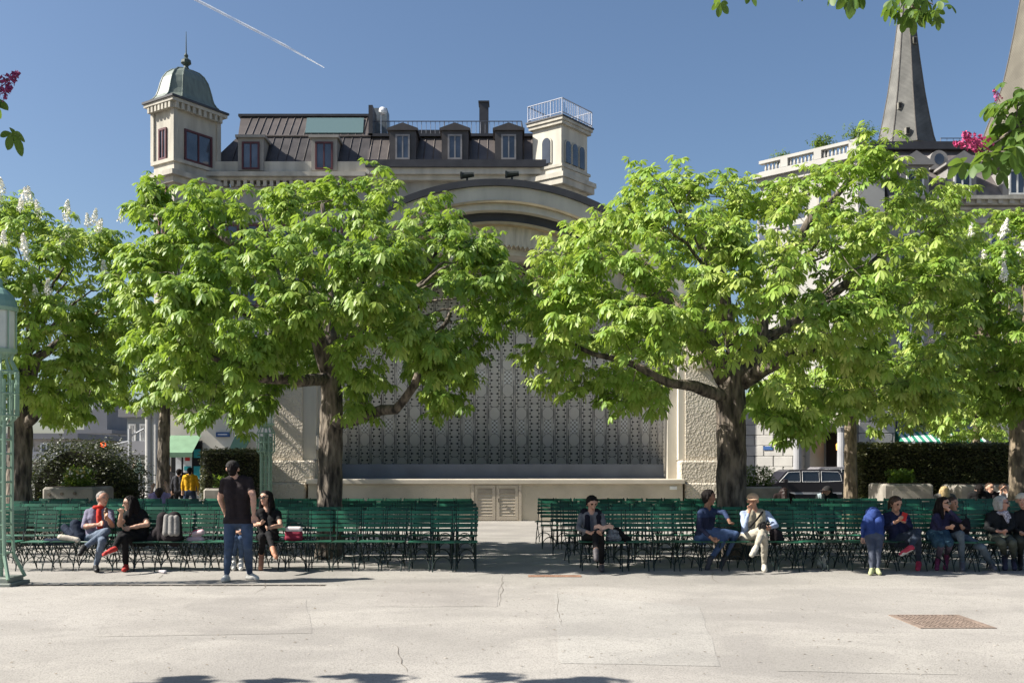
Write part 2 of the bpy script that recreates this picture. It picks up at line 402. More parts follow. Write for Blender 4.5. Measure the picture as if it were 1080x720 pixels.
mb.add(vs+[(XC+RO-.2, 34.7, 0), (XC-RO+.2, 34.7, 0)], [tuple(range(43))]); mb.build('rear_wall', M_cream, pav)
for sg in (-1, 1):                              # side walls, pillars with base blocks, smooth pilaster strips
    px = lambda p: p if sg < 0 else p
    if sg < 0: a0, a1, b1, c0, d0 = 287, 319, 333, 273, 352; e1 = 324
    else: a0, a1, b1, c0, d0 = 757, 723, 716, 765, 706; e1 = 721
    X = lambda p: PX(p, YP)
    mb = MB(); mb.box(XC+sg*5.2, XC+sg*(RO-.25), 29.9, 34.7, 0, Z0+.6); mb.build('side_wall', M_cream, pav)
    mb = MB(); mb.box(X(a0), X(a1), YP, YP+.9, PZ(485, YP), 5.3); p = mb.build('pillar', M_rough, pav)
    mb = MB(); mb.bbox(min(X(c0), X(b1)), max(X(c0), X(b1)), YP-.18, YP+.9, PZ(508.5, YP)+.012, PZ(485, YP)-.004, .05); mb.build('base_block', M_rough, p)
    mb = MB(); mb.bbox(min(X(c0)+sg*.1, X(e1)), max(X(c0)+sg*.1, X(e1)), YP-.25, YP+.9, 0, PZ(508.5, YP), .05); mb.build('base_block', M_rough, p)
    mb = MB(); mb.bbox(min(X(a0)+sg*.12, X(b1)), max(X(a0)+sg*.12, X(b1)), YP-.12, YP+.95, 5.302, 5.65, .04); mb.build('capital', M_stone, p)
    mb = MB(); mb.box(X(a1)-sg*.003, X(b1), YP+.08, YP+.9, PZ(485, YP)+.003, 5.298)
    mb.box(X(b1)-sg*.003, X(d0), YP+.35, YP+.9, zs+.002, 6.2); mb.build('pilaster', M_cream, pav)
mb = MB(); mb.bbox(PX(333, 29.1), PX(342, 29.1), 29.2, 29.45, PZ(474, 29.2), PZ(458, 29.2), .01); mb.build('junction_box', mat('grey_box_paint', (.33, .31, .28), .6), pav)
mb = MB(); mb.box(PX(706.5, 28.87), PX(714, 28.87), 28.87, 28.897, PZ(516, 28.9), PZ(512.5, 28.9)); mb.build('notice_plate', mat('white_plate', (.75, .75, .73), .5), pav)
# double door in the stage front
M_door = mat('beige_door_paint', (.45, .39, .31), .6, .08, 3); M_louv = mat('shadowed_louvre', (.30, .26, .21), .7)
mb = MB(); yd = 28.9
dz = PZ(511, yd); mb.box(PX(497, yd), PX(500, yd), yd-.05, yd-.002, 0, dz+.07); mb.box(PX(547, yd), PX(550, yd), yd-.05, yd-.002, 0, dz+.07); mb.box(PX(500, yd)+.002, PX(547, yd)-.002, yd-.05, yd-.002, dz, dz+.07)
mb.build('door_frame', M_door, pav)
for a, b in ((500.5, 522.5), (523.5, 546.5)):
    mb = MB(); x0, x1 = PX(a, yd), PX(b, yd); fw = .09
    mb.box(x0, x0+fw, yd-.035, yd-.003, .03, dz-.01); mb.box(x1-fw, x1, yd-.035, yd-.003, .03, dz-.01); mb.box(x0+fw, x1-fw, yd-.035, yd-.003, dz-.1, dz-.01); mb.box(x0+fw, x1-fw, yd-.035, yd-.003, .03, .14)
    d = mb.build('door', M_door, pav)
    mb = MB(); mb.box(x0+fw, x1-fw, yd-.012, yd-.004, .14, dz-.1)
    for k in range(8):
        z = .16+k*(dz-.32)/8; mb.add([(x0+fw, yd-.013, z+.06), (x1-fw, yd-.013, z+.06), (x1-fw, yd-.03, z), (x0+fw, yd-.03, z)], [(0, 1, 2, 3)])
    mb.build('louvre', M_door, d)
    mb = MB(); mb.box(x0+fw+.01, x1-fw-.01, yd-.034, yd-.031, dz-.26, dz-.12); mb.build('vent', M_louv, d)
mb = MB(); mb.tube([(PX(526, yd), yd-.06, .55), (PX(526, yd), yd-.06, .66)], .012, 6); mb.build('door_handle', M_iron, pav)
for p in (493, 540):                            # small floodlights on the roof edge
    c = Vector((PX(p, YP), 29.0, Z0+math.sqrt(RO**2-(PX(p, YP)-XC)**2)))
    mb = MB(); mb.tube([c, c+Vector((0, 0, .16))], .03, 6); mb.tube([c+Vector((-.18, 0, .17)), c+Vector((.2, -.03, .2))], [.1, .07], 8); mb.box(c.x-.2, c.x-.14, c.y-.1, c.y+.1, c.z+.1, c.z+.26)
    mb.build('floodlight', M_iron, pav)

# ------------------------------------------------------------------ hotel building behind the pavilion
YA = 47.0
XA = lambda p, Y=YA: PX(p, Y)
ZA = lambda p, Y=YA: PZ(p, Y)
hot = thing('hotel_building', 'large cream hotel with domed corner turret, mansard roof and belvedere behind the pavilion', 'building', (XA(390), YA, 0))
mb = MB(); mb.box(XA(200), XA(387), YA, YA+14, 4.3, ZA(186)-.5); mb.box(XA(387)+.003, XA(600), YA+.15, YA+14, 0, ZA(184)-.3)
mb.build('wall', M_stone2, hot)
mb = MB(); mb.box(XA(179), XA(387), YA+.1, YA+14, 0, 4.29); mb.build('ground_floor_wall', mat('sunlit_shop_render', (.66, .62, .53), .85, .1, 1.2, .002, 60), hot)  # paler than the floors above, sunlight put into its colour
mb = MB()
mb.box(XA(206), XA(387), YA-.55, YA+.5, ZA(189), ZA(184.5)); mb.box(XA(206), XA(387), YA-.35, YA+.4, ZA(192), ZA(189)-.003); mb.box(XA(206), XA(387), YA-.12, YA+.2, ZA(202), ZA(198.5))
for k in range(24):
    x = XA(224)+(XA(386)-XA(224))*k/23.5; mb.box(x, x+.16, YA-.3, YA-.002, ZA(198), ZA(192)-.003)
mb.build('cornice', M_stone, hot)
mb = MB(); mb.box(XA(206), XA(387), YA-.15, YA+.1, 8.2, 8.45); mb.build('string_course', M_stone, hot)
mb = MB(); mb.box(XA(206), XA(387), YA-.22, YA+.1, 4.3, 4.6); mb.build('string_course', M_stone, hot)
mb = MB(); mb.box(XA(214), XA(387), YA-.1, YA+1, ZA(184.5)+.003, ZA(171)); mb.build('parapet', M_stone, hot)
b0 = (XA(222), XA(387), YA+.05, YA+13); z0 = ZA(170.8); b1 = (XA(251, YA+1.3), XA(387), YA+1.3, YA+11.5); z1 = PZ(144, YA+1.3)
b2 = (XA(254, YA+2.6), XA(387), YA+2.6, YA+9); z2 = PZ(123.5, YA+2.6)
mb = MB(); mb.frustum(b0, z0, b1, z1)
for k in range(22):                             # standing seams
    x = b0[0]+1+k*.42; t = x+.25
    if x < b0[1]-.2: mb.tube([(x, b0[2]-.02, z0), (x+.06, b1[2]-.02, z1)], .022, 4)
mb.build('lower_roof', mat('aged_brown_sheet', (.055, .05, .05), .5, .3, 2), hot)
mb = MB(); mb.frustum(b1, z1+.003, b2, z2)
for k in range(24):
    x = b1[0]+.3+k*.36
    if x < b1[1]: mb.tube([(x, b1[2]-.02, z1), (x+.05, b2[2]-.02, z2)], .03, 4)
mb.tube([(b1[0], b1[2]-.05, z1), (b1[1], b1[2]-.05, z1)], .06, 6)
mb.build('upper_roof', M_copper, hot)
mb = MB(); mb.box(b2[0]-.1, b2[1]+.05, b2[2]-.12, b2[2]+.3, z2, z2+.12); mb.box(b2[1]-.1, b2[1]+.1, b1[2]-.1, b2[2], z1, z2+.1); mb.build('ridge', M_lead, hot)
def onslope(p, t): # point on upper slope
    Y = b1[2]+(b2[2]-b1[2])*t; return (PX(p, Y), Y, z1+(z2-z1)*t)
q = [onslope(322, .12), onslope(383, .12), onslope(384, .88), onslope(324, .88)]
mb = MB(); mb.add([Vector(v)+Vector((0, -.06, .05)) for v in q]+[Vector(v)+Vector((0, .03, -.03)) for v in q], [(0, 1, 2, 3), (0, 4, 5, 1), (1, 5, 6, 2), (2, 6, 7, 3), (3, 7, 4, 0)])
mb.build('skylight', glass('skylight_glass', (.09, .14, .14), .15), hot)
def win(mb, x0, x1, y, z0, z1, fw=.07, mull=1, rail=0):
    """frame (0) and glass (1), standing proud of y towards -y"""
    mb.box(x0+fw, x1-fw, y-.02, y-.004, z0+fw, z1-fw, 1)
    mb.box(x0, x0+fw, y-.07, y-.002, z0, z1, 0); mb.box(x1-fw, x1, y-.07, y-.002, z0, z1, 0)
    mb.box(x0+fw, x1-fw, y-.07, y-.002, z0, z0+fw, 0); mb.box(x0+fw, x1-fw, y-.07, y-.002, z1-fw, z1, 0)
    for k in range(mull):
        x = x0+(x1-x0)*(k+1)/(mull+1); mb.box(x-.03, x+.03, y-.06, y-.021, z0+fw, z1-fw, 0)
    if rail: z = z0+(z1-z0)*rail; mb.box(x0+fw, x1-fw, y-.055, y-.022, z-.025, z+.025, 0)
def dormer(parent, xc, w, y, zb, zt, dep, wall, frm, ped=0, wx=.5, lift=0):
    mb = MB(); mb.box(xc-w/2, xc+w/2, y, y+dep, zb, zt)
    if ped == 1: mb.prism([(xc-w/2-.1, zt+.002), (xc+w/2+.1, zt+.002), (xc+w/2+.1, zt+.1), (xc, zt+.36), (xc-w/2-.1, zt+.1)], y-.12, y+dep)
    elif ped == 2:
        mb.prism([(xc-w/2-.16, zt+.002), (xc+w/2+.16, zt+.002), (xc+w/2+.16, zt+.1), (xc, zt+.62), (xc-w/2-.16, zt+.1)], y-.2, y+dep+.8)
    else: mb.box(xc-w/2-.1, xc+w/2+.1, y-.14, y+dep, zt+.002, zt+.13)
    d = mb.build('dormer', wall, parent)
    m2 = MB(); win(m2, xc-w*wx/2, xc+w*wx/2, y, zb+.05+lift, zt-.18, .08); m2.build('window', [frm, M_glass], d); return d
M_dormer = mat('grey_dormer_paint', (.27, .255, .23), .7, .1, 2)
for p0, p1 in ((252, 279), (329, 356)):
    y = YA-.16; dormer(hot, (XA(p0)+XA(p1))/2, XA(p1)-XA(p0), y, ZA(181), ZA(147), 2.2, M_dormer, M_redframe, 0, .68)
for k, p in enumerate((240, 271, 305, 341, 372)):
    for zb in (5.1, 9.0, 11.2):
        mb = MB(); x = XA(p); h = 2.3 if zb < 10 else 1.7
        win(mb, x-.55, x+.55, YA-.03, zb, zb+h, .09); mb.build('window', [mat('brown_window_frame', (.14, .06, .05), .5), M_glass], hot)
        mb = MB(); mb.box(x-.75, x+.75, YA-.14, YA-.002, zb+h+.05, zb+h+.25); mb.box(x-.75, x-.56, YA-.09, YA-.002, zb, zb+h+.045); mb.box(x+.56, x+.75, YA-.09, YA-.002, zb, zb+h+.045); mb.box(x-.8, x+.8, YA-.2, YA-.002, zb-.14, zb-.01)
        mb.build('window_surround', M_stone, hot)
# middle section with dark mansard, dormers, roof terrace rail
mb = MB(); mb.box(XA(387), XA(579), YA-.55, YA+.6, ZA(179.5), ZA(172)); mb.build('gutter', M_lead, hot)
mb = MB(); mb.box(XA(387), XA(582), YA-.4, YA+.3, ZA(186), ZA(179.5)-.003); mb.box(XA(387), XA(578), YA-.2, YA+.3, ZA(191), ZA(186)-.003); mb.build('cornice', M_cream, hot)
zz0, zz1 = ZA(172)+.003, PZ(145, YA+1.4)
mb = MB(); mb.frustum((XA(387), XA(575), YA-.1, YA+12), zz0, (XA(389, YA+1.4), XA(572, YA+1.4), YA+1.4, YA+10), zz1)
for k in range(20):
    x = XA(389)+k*.43; mb.tube([(x, YA-.12, zz0), (x, YA+1.38, zz1)], .025, 4)
mb.build('lower_roof', M_copper, hot)
mb = MB(); mb.box(XA(388, YA+1.3), XA(572, YA+1.3), YA+1.2, YA+1.6, zz1, zz1+.13); mb.box(XA(440, YA+3), XA(470, YA+3), YA+3, YA+4, zz1, PZ(137, YA+3)); mb.build('ridge', M_lead, hot)
for p0, p1 in ((411, 439), (466, 494), (522, 551)):
    dormer(hot, (XA(p0)+XA(p1))/2, XA(p1)-XA(p0), YA-.12, ZA(170.5), ZA(139), 2.0, mat('dark_dormer_sheet', (.06, .055, .055), .5, .2, 2), mat('grey_window_frame', (.22, .21, .21), .5), 1, .54)
def railing(parent, pts, zb, h, step=.13, m=M_steel, r=.012):
    mb = MB()
    for (x0, y0), (x1, y1) in zip(pts[:-1], pts[1:]):
        L = math.hypot(x1-x0, y1-y0); n = max(2, int(L/step))
        for z in (zb+.12, zb+h): mb.tube([(x0, y0, z), (x1, y1, z)], r*1.7, 5)
        for k in range(n+1):
            t = k/n; x, y = x0+(x1-x0)*t, y0+(y1-y0)*t; mb.tube([(x, y, zb if k % 8 == 0 else zb+.12), (x, y, zb+h)], r*(1.6 if k % 8 == 0 else .8), 4)
    return mb.build('railing', m, parent)
Yr = YA+1.6; railing(hot, [(XA(394, Yr), Yr+4), (XA(392, Yr), Yr), (XA(550, Yr), Yr), (XA(556, Yr), Yr+4)], zz1+.05, PZ(128, Yr)-zz1-.05, .22, mat('dark_rail_iron', (.10, .11, .14), .5), .016)
mb = MB(); Yc = YA+3; mb.box(PX(505.5, Yc), PX(515, Yc), Yc, Yc+.7, zz1, PZ(108, Yc)); mb.box(PX(504.5, Yc), PX(516, Yc), Yc-.05, Yc+.75, PZ(108, Yc), PZ(106.5, Yc)); mb.build('chimney', M_lead, hot)
mb = MB(); mb.box(PX(394, Yc), PX(408, Yc), Yc, Yc+1, zz1, PZ(114, Yc)); mb.build('lift_housing', mat('grey_housing_sheet', (.16, .18, .19), .5), hot)
mb = MB(); mb.tube([(PX(402, Yr), Yr-.1, zz1), (PX(402, Yr), Yr-.1, PZ(121, Yr))], .03, 6); mb.ball((PX(404, Yr), Yr-.1, PZ(118, Yr)), .2, 10); mb.build('roof_lamp', mat('white_lamp_globe', (.7, .72, .75), .3), hot)
# belvedere turret, set at an angle, with rail on top
M0 = frame(Vector((PX(592, 46), 46, 0)), 0)
th = R(38); Lw, Rw = 1.65, 2.15
M0 = Matrix.Translation((PX(592, 46), 46, 0)) @ Matrix(((math.cos(R(52)), -math.cos(th), 0, 0), (math.sin(R(52)), math.sin(th), 0, 0), (0, 0, 1, 0), (0, 0, 0, 1)))
# local x runs along the right face, local y along the left face
zT, zR, zB, zL = PZ(124, 46), PZ(105.5, 46), PZ(178, 46), PZ(188, 46)
mb = MB(M0); mb.box(0, Rw, 0, Lw, 0, zT-.3); mb.box(-.06, Rw+.06, -.06, Lw+.06, zB-.5, zB+.1); bel = mb.build('belvedere', M_cream, hot)
mb = MB(M0); mb.box(-.2, Rw+.2, -.2, Lw+.2, zT-.14, zT-.003); mb.box(-.14, Rw+.14, -.14, Lw+.14, zT-.3, zT-.143); mb.build('cornice', M_stone, bel)
mb = MB(M0); mb.box(-.12, Rw+.12, -.12, Lw+.12, zB+.1, zB+.22); mb.build('string_course', M_stone, bel)
mb = MB(M0); mb.box(-.32, Rw+.32, -.32, Lw+.32, zL, zL+.22); mb.box(-.25, Rw+.25, -.25, Lw+.25, zL-.3, zL-.003)
mb.build('cornice', M_stone, bel)
mb = MB(M0); mb.box(-.24, Rw+.24, -.24, Lw+.24, zT, zT+.07); mb.build('roof_slab', M_lead, bel)
def archwin(mb, M, face, c, w_, z0, z1, out=.05):
    """arched window on local face 'x' (y=0 plane) or 'y' (x=0 plane)"""
    n = 8; pr = [(-w_/2, z0), (w_/2, z0)]+[(w_/2*math.cos(math.pi*k/n), z1-w_/2+w_/2*math.sin(math.pi*k/n)) for k in range(n+1)]
    for sc, o_, mi in ((1.28, out, 0), (1.0, out+.02, 1)):
        q = [((a*sc), z0+(z-z0)*(1 if sc == 1 else 1.04)) for a, z in pr]
        if face == 'x': A = [(c+a, -o_, z) for a, z in q]; B = [(c+a, -.002, z) for a, z in q]
        else: A = [(-o_, c-a, z) for a, z in q]; B = [(-.002, c-a, z) for a, z in q]
        m = len(q); mb.add(A+B, [tuple(range(m))]+[(i, i+m, (i+1) % m+m, (i+1) % m) for i in range(m)], mi)
for c in (.5, 1.07, 1.64):
    mb = MB(M0); archwin(mb, M0, 'x', c, .40, PZ(173, 46.5), PZ(150, 46.5)); mb.build('window', [M_stone, M_glass], bel)
mb = MB(M0); archwin(mb, M0, 'y', Lw/2, .46, PZ(173, 46.5), PZ(146, 46.5)); mb.build('window', [M_cream, M_glass], bel)
pt = lambda a, b: tuple((M0 @ Vector((a, b, 0)))[:2])
railing(bel, [pt(-.16, Lw+.16), pt(-.16, -.16), pt(Rw+.16, -.16), pt(Rw+.16, Lw+.16), pt(-.16, Lw+.16)], zT+.07, zR-zT-.05, .16, mat('pale_rail_iron', (.32, .34, .40), .45, .1), .016)
# domed corner turret
th = R(34); Lw, Rw = 1.45, 2.45
MT = Matrix.Translation((PX(183.5, 45), 45, 0)) @ Matrix(((math.cos(R(56)), -math.cos(th), 0, 0), (math.sin(R(56)), math.sin(th), 0, 0), (0, 0, 1, 0), (0, 0, 0, 1)))
ze, zc, zp = PZ(106, 45), PZ(168, 45), PZ(181, 45)
mb = MB(MT); mb.box(0, Rw, 0, Lw, 4.3, ze-.35); tur = mb.build('corner_turret', M_stone, hot)
mb = MB(MT); mb.box(-.1, Rw+.1, -.1, Lw+.1, zc-.08, zc+.08); mb.box(-.4, Rw+.4, -.4, Lw+.4, zp-.22, zp); mb.box(-.2, Rw+.2, -.2, Lw+.2, zp-.5, zp-.223)
mb.box(-.16, Rw+.16, -.16, Lw+.16, ze-.35, ze-.1); mb.box(-.32, Rw+.32, -.32, Lw+.32, ze-.1, ze+.05)
for k in range(9):
    a = -.1+k*(Rw+.2)/8.6; mb.box(a, a+.14, -.29, -.162, ze-.38, ze-.103)
for k in range(7):
    a = -.1+k*(Lw+.2)/6.6; mb.box(-.29, -.162, a, a+.14, ze-.38, ze-.103)
for a, b in ((0, 0), (Rw, 0), (0, Lw)): mb.box(a-.09, a+.13, b-.09, b+.13, zc+.083, ze-.352)
mb.build('cornice', M_stone, tur)
mb = MB(MT); mb.box(-.38, Rw+.38, -.38, Lw+.38, ze+.053, ze+.15); mb.build('eaves', M_lead, tur)
# four sided dome with cut corners: stacked rings
def sq(a, cut):
    cx, cy = Rw/2, Lw/2; hx, hy = (Rw/2+.32)*a, (Lw/2+.32)*a; c = cut*a
    return [(cx-hx+c, cy-hy), (cx+hx-c, cy-hy), (cx+hx, cy-hy+c), (cx+hx, cy+hy-c), (cx+hx-c, cy+hy), (cx-hx+c, cy+hy), (cx-hx, cy+hy-c), (cx-hx, cy-hy+c)]
prof = [(1.0, .15), (.93, .22), (.84, .40), (.78, .65), (.73, .95), (.66, 1.25), (.55, 1.5), (.40, 1.68), (.2, 1.78), (.07, 1.82)]
hs = (PZ(70, 46)-ze)/1.82
mb = MB(MT); vs = []; fs = []
for a, z in prof: vs += [(x, y, ze+z*hs) for x, y in sq(a, .5)]
for i in range(len(prof)-1):
    for k in range(8): fs.append((8*i+k, 8*i+(k+1) % 8, 8*i+8+(k+1) % 8, 8*i+8+k))
fs.append(tuple(range(8*len(prof)-8, 8*len(prof)))); mb.add(vs, fs)
for k in range(8): mb.tube([(x, y, ze+z*hs+.01) for (a, z) in prof for (x, y) in [sq(a, .5)[k]]], .035, 5)
mb.build('dome', M_verdi, tur)
cc = MT @ Vector((Rw/2, Lw/2, 0)); zt = PZ(71, 46)
mb = MB(); mb.lathe([(.05, 0), (.26, .05), (.12, .2), (.1, .3), (.24, .42), (.22, .55), (.07, .68), (.1, .78), (.03, .9), (.012, 1.9)], 12, (cc.x, cc.y, zt-.08)); mb.build('finial', mat('dark_copper', (.05, .07, .06), .5), tur)
mb = MB(MT); win(mb, .55, Rw-.35, 0, zc+.1, PZ(131, 45)-.05, .09, 1); mb.build('window', [M_redframe, M_glass], tur)
def side(M): return M @ Matrix(((0, 1, 0, 0), (-1, 0, 0, 0), (0, 0, 1, 0), (0, 0, 0, 1)))
# the left face: local x -> -y direction; build with a turned matrix
ML = MT @ Matrix(((0, 1, 0, 0), (1, 0, 0, 0), (0, 0, 1, 0), (0, 0, 0, 1)))
mb = MB(ML); win(mb, .5, Lw-.4, 0, zc+.1, PZ(131, 45)-.05, .09, 1); mb.build('window', [M_redframe, M_glass], tur)
for zb in (5.3, 9.0, 12.0):
    mb = MB(MT); win(mb, .85, Rw-.75, -.03, zb, zb+2.2, .1); mb.build('window', [mat('brown_window_frame', (.14, .06, .05), .5), M_glass], tur)
    mb = MB(ML); win(mb, .45, Lw-.4, -.03, zb, zb+2.2, .1); mb.build('window', [mat('brown_window_frame', (.14, .06, .05), .5), M_glass], tur)
# ground floor of the hotel: columns, shop front, awnings, street plate
for p in (160, 168.5):
    mb = MB(); x = PX(p, 45); mb.lathe([(.2, 0), (.2, .15), (.15, .2), (.14, 3.6), (.2, 3.75), (.2, 3.95)], 12, (x, 44.6, 0)); mb.build('column', M_white, hot)
mb = MB(); mb.box(PX(156, 45), PX(176, 45), 44.3, 44.95, 3.96, 4.3); mb.build('porch_beam', M_stone, hot)
mb = MB(); mb.box(PX(181, YA), PX(213, YA), YA-.08, YA+.09, .3, 2.7, 0)
mb.box(PX(186, YA), PX(192, YA), YA-.1, YA-.081, .5, 2.5, 1); mb.box(PX(194, YA), PX(203, YA), YA-.1, YA-.081, 1.2, 2.3, 1); mb.box(PX(195, YA), PX(202, YA), YA-.12, YA-.101, 1.3, 1.5, 2); mb.box(PX(196, YA), PX(201, YA), YA-.12, YA-.101, 1.75, 2.1, 3)
mb.box(PX(205, YA), PX(212, YA), YA-.1, YA-.081, 1.9, 2.3, 2); mb.box(PX(205, YA), PX(212, YA), YA-.1, YA-.081, .9, 1.5, 2)
mb.build('shop_window', [M_dark, mat('white_poster', (.7, .7, .7), .6), mat('teal_poster', (.03, .30, .33), .6), mat('red_poster', (.5, .04, .04), .6)], hot)
def awning(x0, x1, y, zt, zb, d, m):
    mb = MB(); mb.add([(x0, y, zt), (x1, y, zt), (x1, y-d, zb), (x0, y-d, zb), (x1, y-d, zb-.22), (x0, y-d, zb-.22), (x0, y, zt-.04), (x1, y, zt-.04)], [(0, 3, 2, 1), (3, 5, 4, 2), (6, 7, 2, 3)])
    mb.add([(x0, y, zt), (x0, y-d, zb), (x0, y, zb)], [(0, 1, 2)]); return mb
for p0, p1 in ((181, 213), (249, 266)):
    awning(PX(p0, YA), PX(p1, YA), YA-.12, PZ(459, YA), PZ(477, YA-1.3), 1.3, M_awn).build('awning', M_awn, hot)
plate = MB(); plate.box(PX(228, YA), PX(242, YA), YA-.05, YA+.09, PZ(460.5, YA), PZ(455.5, YA), 0); plate.box(PX(230, YA), PX(240, YA), YA-.056, YA-.051, PZ(458.4, YA), PZ(457.5, YA), 1)
tag(plate.build('street_sign', [mat('blue_enamel', (.03, .08, .22), .4), mat('white_plate', (.75, .75, .73), .5)], None, at=(PX(235, YA), YA, PZ(458, YA))), 'small blue street name plate on the cream wall beside the green awning', 'street sign')

# ------------------------------------------------------------------ right building with roof terrace
YC = 44.0
bc = thing('corner_building', 'pale stone corner building with rusticated ground floor, dormers and balustraded roof terrace at right', 'building', (PX(960, YC), YC, 0))
C0 = Vector((PX(905, 43.5), 43.5, 0)); ang = R(44)
MW = Matrix.Translation(C0) @ Matrix(((-math.cos(ang), math.sin(ang), 0, 0), (math.sin(ang), math.cos(ang), 0, 0), (0, 0, 1, 0), (0, 0, 0, 1)))  # x along the angled face, y inward
def along(px):
    k = (px-540)/F; dx, dy = -math.cos(ang), math.sin(ang); return (k*C0.y-C0.x)/(dx-k*dy)
WL_ = along(806)
zw = PZ(163, 43.5); zbal = PZ(147, 43.5)
mb = MB(MW); mb.box(.01, WL_+.2, .0, 6, 4.5, zw-.2)
mb.box(.01, along(887), .2, 6, 0, 4.49); mb.box(along(852), WL_+1.2, .2, 6, 0, 4.49); mb.box(along(887), along(852), .2, 6, 3.1, 4.49); mb.box(along(887), along(852), 1.6, 1.8, 0, 3.1)
mb.M = None; mb.box(C0.x, PX(933, 43.5), 43.5, 50, 4.5, zw-.2); mb.box(C0.x, PX(940, 43.5), 43.7, 50, 0, 4.49)
mb.build('wall', M_white, bc)
mb = MB(MW)                                       # rusticated blocks
def blocks(mb, x0, x1, y, z0, z1, rows, bl):
    h = (z1-z0)/rows
    for r in range(rows):
        x = x0-(bl*.5 if r % 2 else 0)
        while x < x1-.05:
            a, b = max(x, x0), min(x+bl, x1)
            if b-a > .08: mb.bbox(a+.012, b-.012, y, y+.25, z0+r*h+.012, z0+(r+1)*h-.012, .03)
            x += bl
blocks(mb, .05, along(889), .0, 0, 4.45, 9, 1.0); blocks(mb, along(847), WL_+1.2, .0, 0, 4.45, 9, 1.0); blocks(mb, along(889), along(847), .0, 3.15, 4.45, 3, 1.0)
mb.M = None; blocks(mb, C0.x+.03, PX(944, 43.5), 43.5, 0, 4.45, 9, 1.0)
mb.build('rustication', mat('rusticated_stone', (.33, .32, .30), .85, .15, 1.2, .01, 20), bc)
mb = MB(MW); mb.box(along(885), along(855), 1.5, 1.58, 0, 3.05); mb.build('door', M_dark, bc)
mb = MB(MW); mb.tube([(along(872), 1.2, 3.05), (along(872), 1.2, 2.6)], .015, 5); mb.lathe([(.05, 0), (.13, .05), (.15, .3), (.04, .42)], 8, (along(872), 1.2, 2.2)); 
lm, nt_, b_ = newmat('lit_lantern'); b_.inputs['Base Color'].default_value = (.6, .3, .08, 1); b_.inputs['Emission Color'].default_value = (1, .45, .1, 1); b_.inputs['Emission Strength'].default_value = 1.2
mb.build('entrance_lantern', lm, bc)
for p in (845.5, 892):
    mb = MB(MW); mb.lathe([(.3, 0), (.3, .3), (.22, .36), (.2, 3.0), (.3, 3.2), (.3, 3.38)], 14, (along(p), -.35, 0)); mb.build('column', mat('grey_column_stone', (.30, .30, .31), .7, .1, 2), bc)
mb = MB(MW); mb.bbox(along(898), along(838), -.75, -.002, 3.4, 3.8, .03); mb.build('entrance_canopy', M_stone, bc)
mb = MB(MW); mb.box(-.1, WL_+.3, -.35, -.002, 4.46, 4.8); mb.box(-.2, WL_+.4, -.4, .5, zw-.2, zw+.02); mb.box(-.1, WL_+.3, -.2, .3, zw-.5, zw-.203); mb.box(-.05, WL_+.2, -.08, -.002, zw-2.6, zw-2.35)
mb.M = None; mb.box(C0.x+.2, PX(934, 43.5), 43.15, 43.498, zw-.2, zw+.02)
mb.build('cornice', M_white, bc)
mb = MB(MW)                                       # balustrade
mb.box(-.1, WL_+.2, -.15, .15, zbal-.14, zbal); mb.box(-.1, WL_+.2, -.15, .15, zw+.023, zw+.14)
n = int(WL_/.18)
for k in range(n):
    x = WL_*k/n
    if k % 9 in (0, 1): 
        if k % 9 == 0: mb.box(x, x+.36, -.16, .16, zw+.143, zbal-.143)
    else: mb.lathe([(.05, 0), (.075, .12), (.035, .3), (.05, zbal-zw-.29)], 6, (x+.09, 0, zw+.141))
mb.build('balustrade', M_white, bc)
for k, a in enumerate((1.4, 2.9, 4.4)):
    mb = MB(MW); archwin(mb, MW, 'x', a, .8, zw-3.6, zw-1.2); mb.build('window', [M_stone, M_glass], bc)
# main front with mansard
xm0 = PX(934, YC)
zc1 = PZ(209, YC)
mb = MB(); mb.box(xm0, xm0+34, YC, YC+12, 0, zc1-.2); mb.build('wall', M_stone2, bc)
mb = MB(); mb.box(xm0, xm0+34, YC-.5, YC+.4, zc1-.16, zc1); mb.box(xm0, xm0+34, YC-.3, YC-.002, zc1-.36, zc1-.163); m3 = MB(); m3.box(xm0, xm0+34, YC-.12, YC-.002, PZ(222, YC), PZ(219, YC)); m3.build('string_course', M_stone, bc); m3 = MB(); m3.box(xm0, xm0+34, YC-.15, YC-.002, PZ(236, YC), PZ(231, YC)); m3.build('string_course', M_stone, bc)
for k in range(70): mb.box(xm0+k*.48, xm0+k*.48+.2, YC-.42, YC-.302, zc1-.33, zc1-.163)
mb.build('cornice', M_stone, bc)
zr = PZ(157, YC+3)
mb = MB(); mb.frustum((xm0, xm0+34, YC-.35, YC+12), zc1+.003, (xm0+.3, xm0+34, YC+2.2, YC+10), zr-.35); mb.build('roof', mat('grey_slate_roof', (.13, .115, .11), .6, .3, 2.5, .006, 16), bc)
mb = MB(); mb.box(xm0, xm0+34, YC+1.9, YC+10, zr-.347, zr); mb.build('roof_edge', M_lead, bc)
railing(bc, [(PX(992, YC+3), YC+3), (xm0+30, YC+3)], zr, .5, .3, mat('dark_rail_iron', (.10, .11, .14), .5), .014)
for p, ww in ((962, 1.0), (1011.5, 1.0), (1069, 1.0), (1120, 1.0)):
    dormer(bc, PX(p, YC), 1.25, YC-.3, zc1+.01, PZ(177, YC), 1.9, mat('dormer_grey_wood', (.23, .22, .21), .7, .1, 2), mat('white_window_frame', (.6, .6, .58), .5), 2, .6)
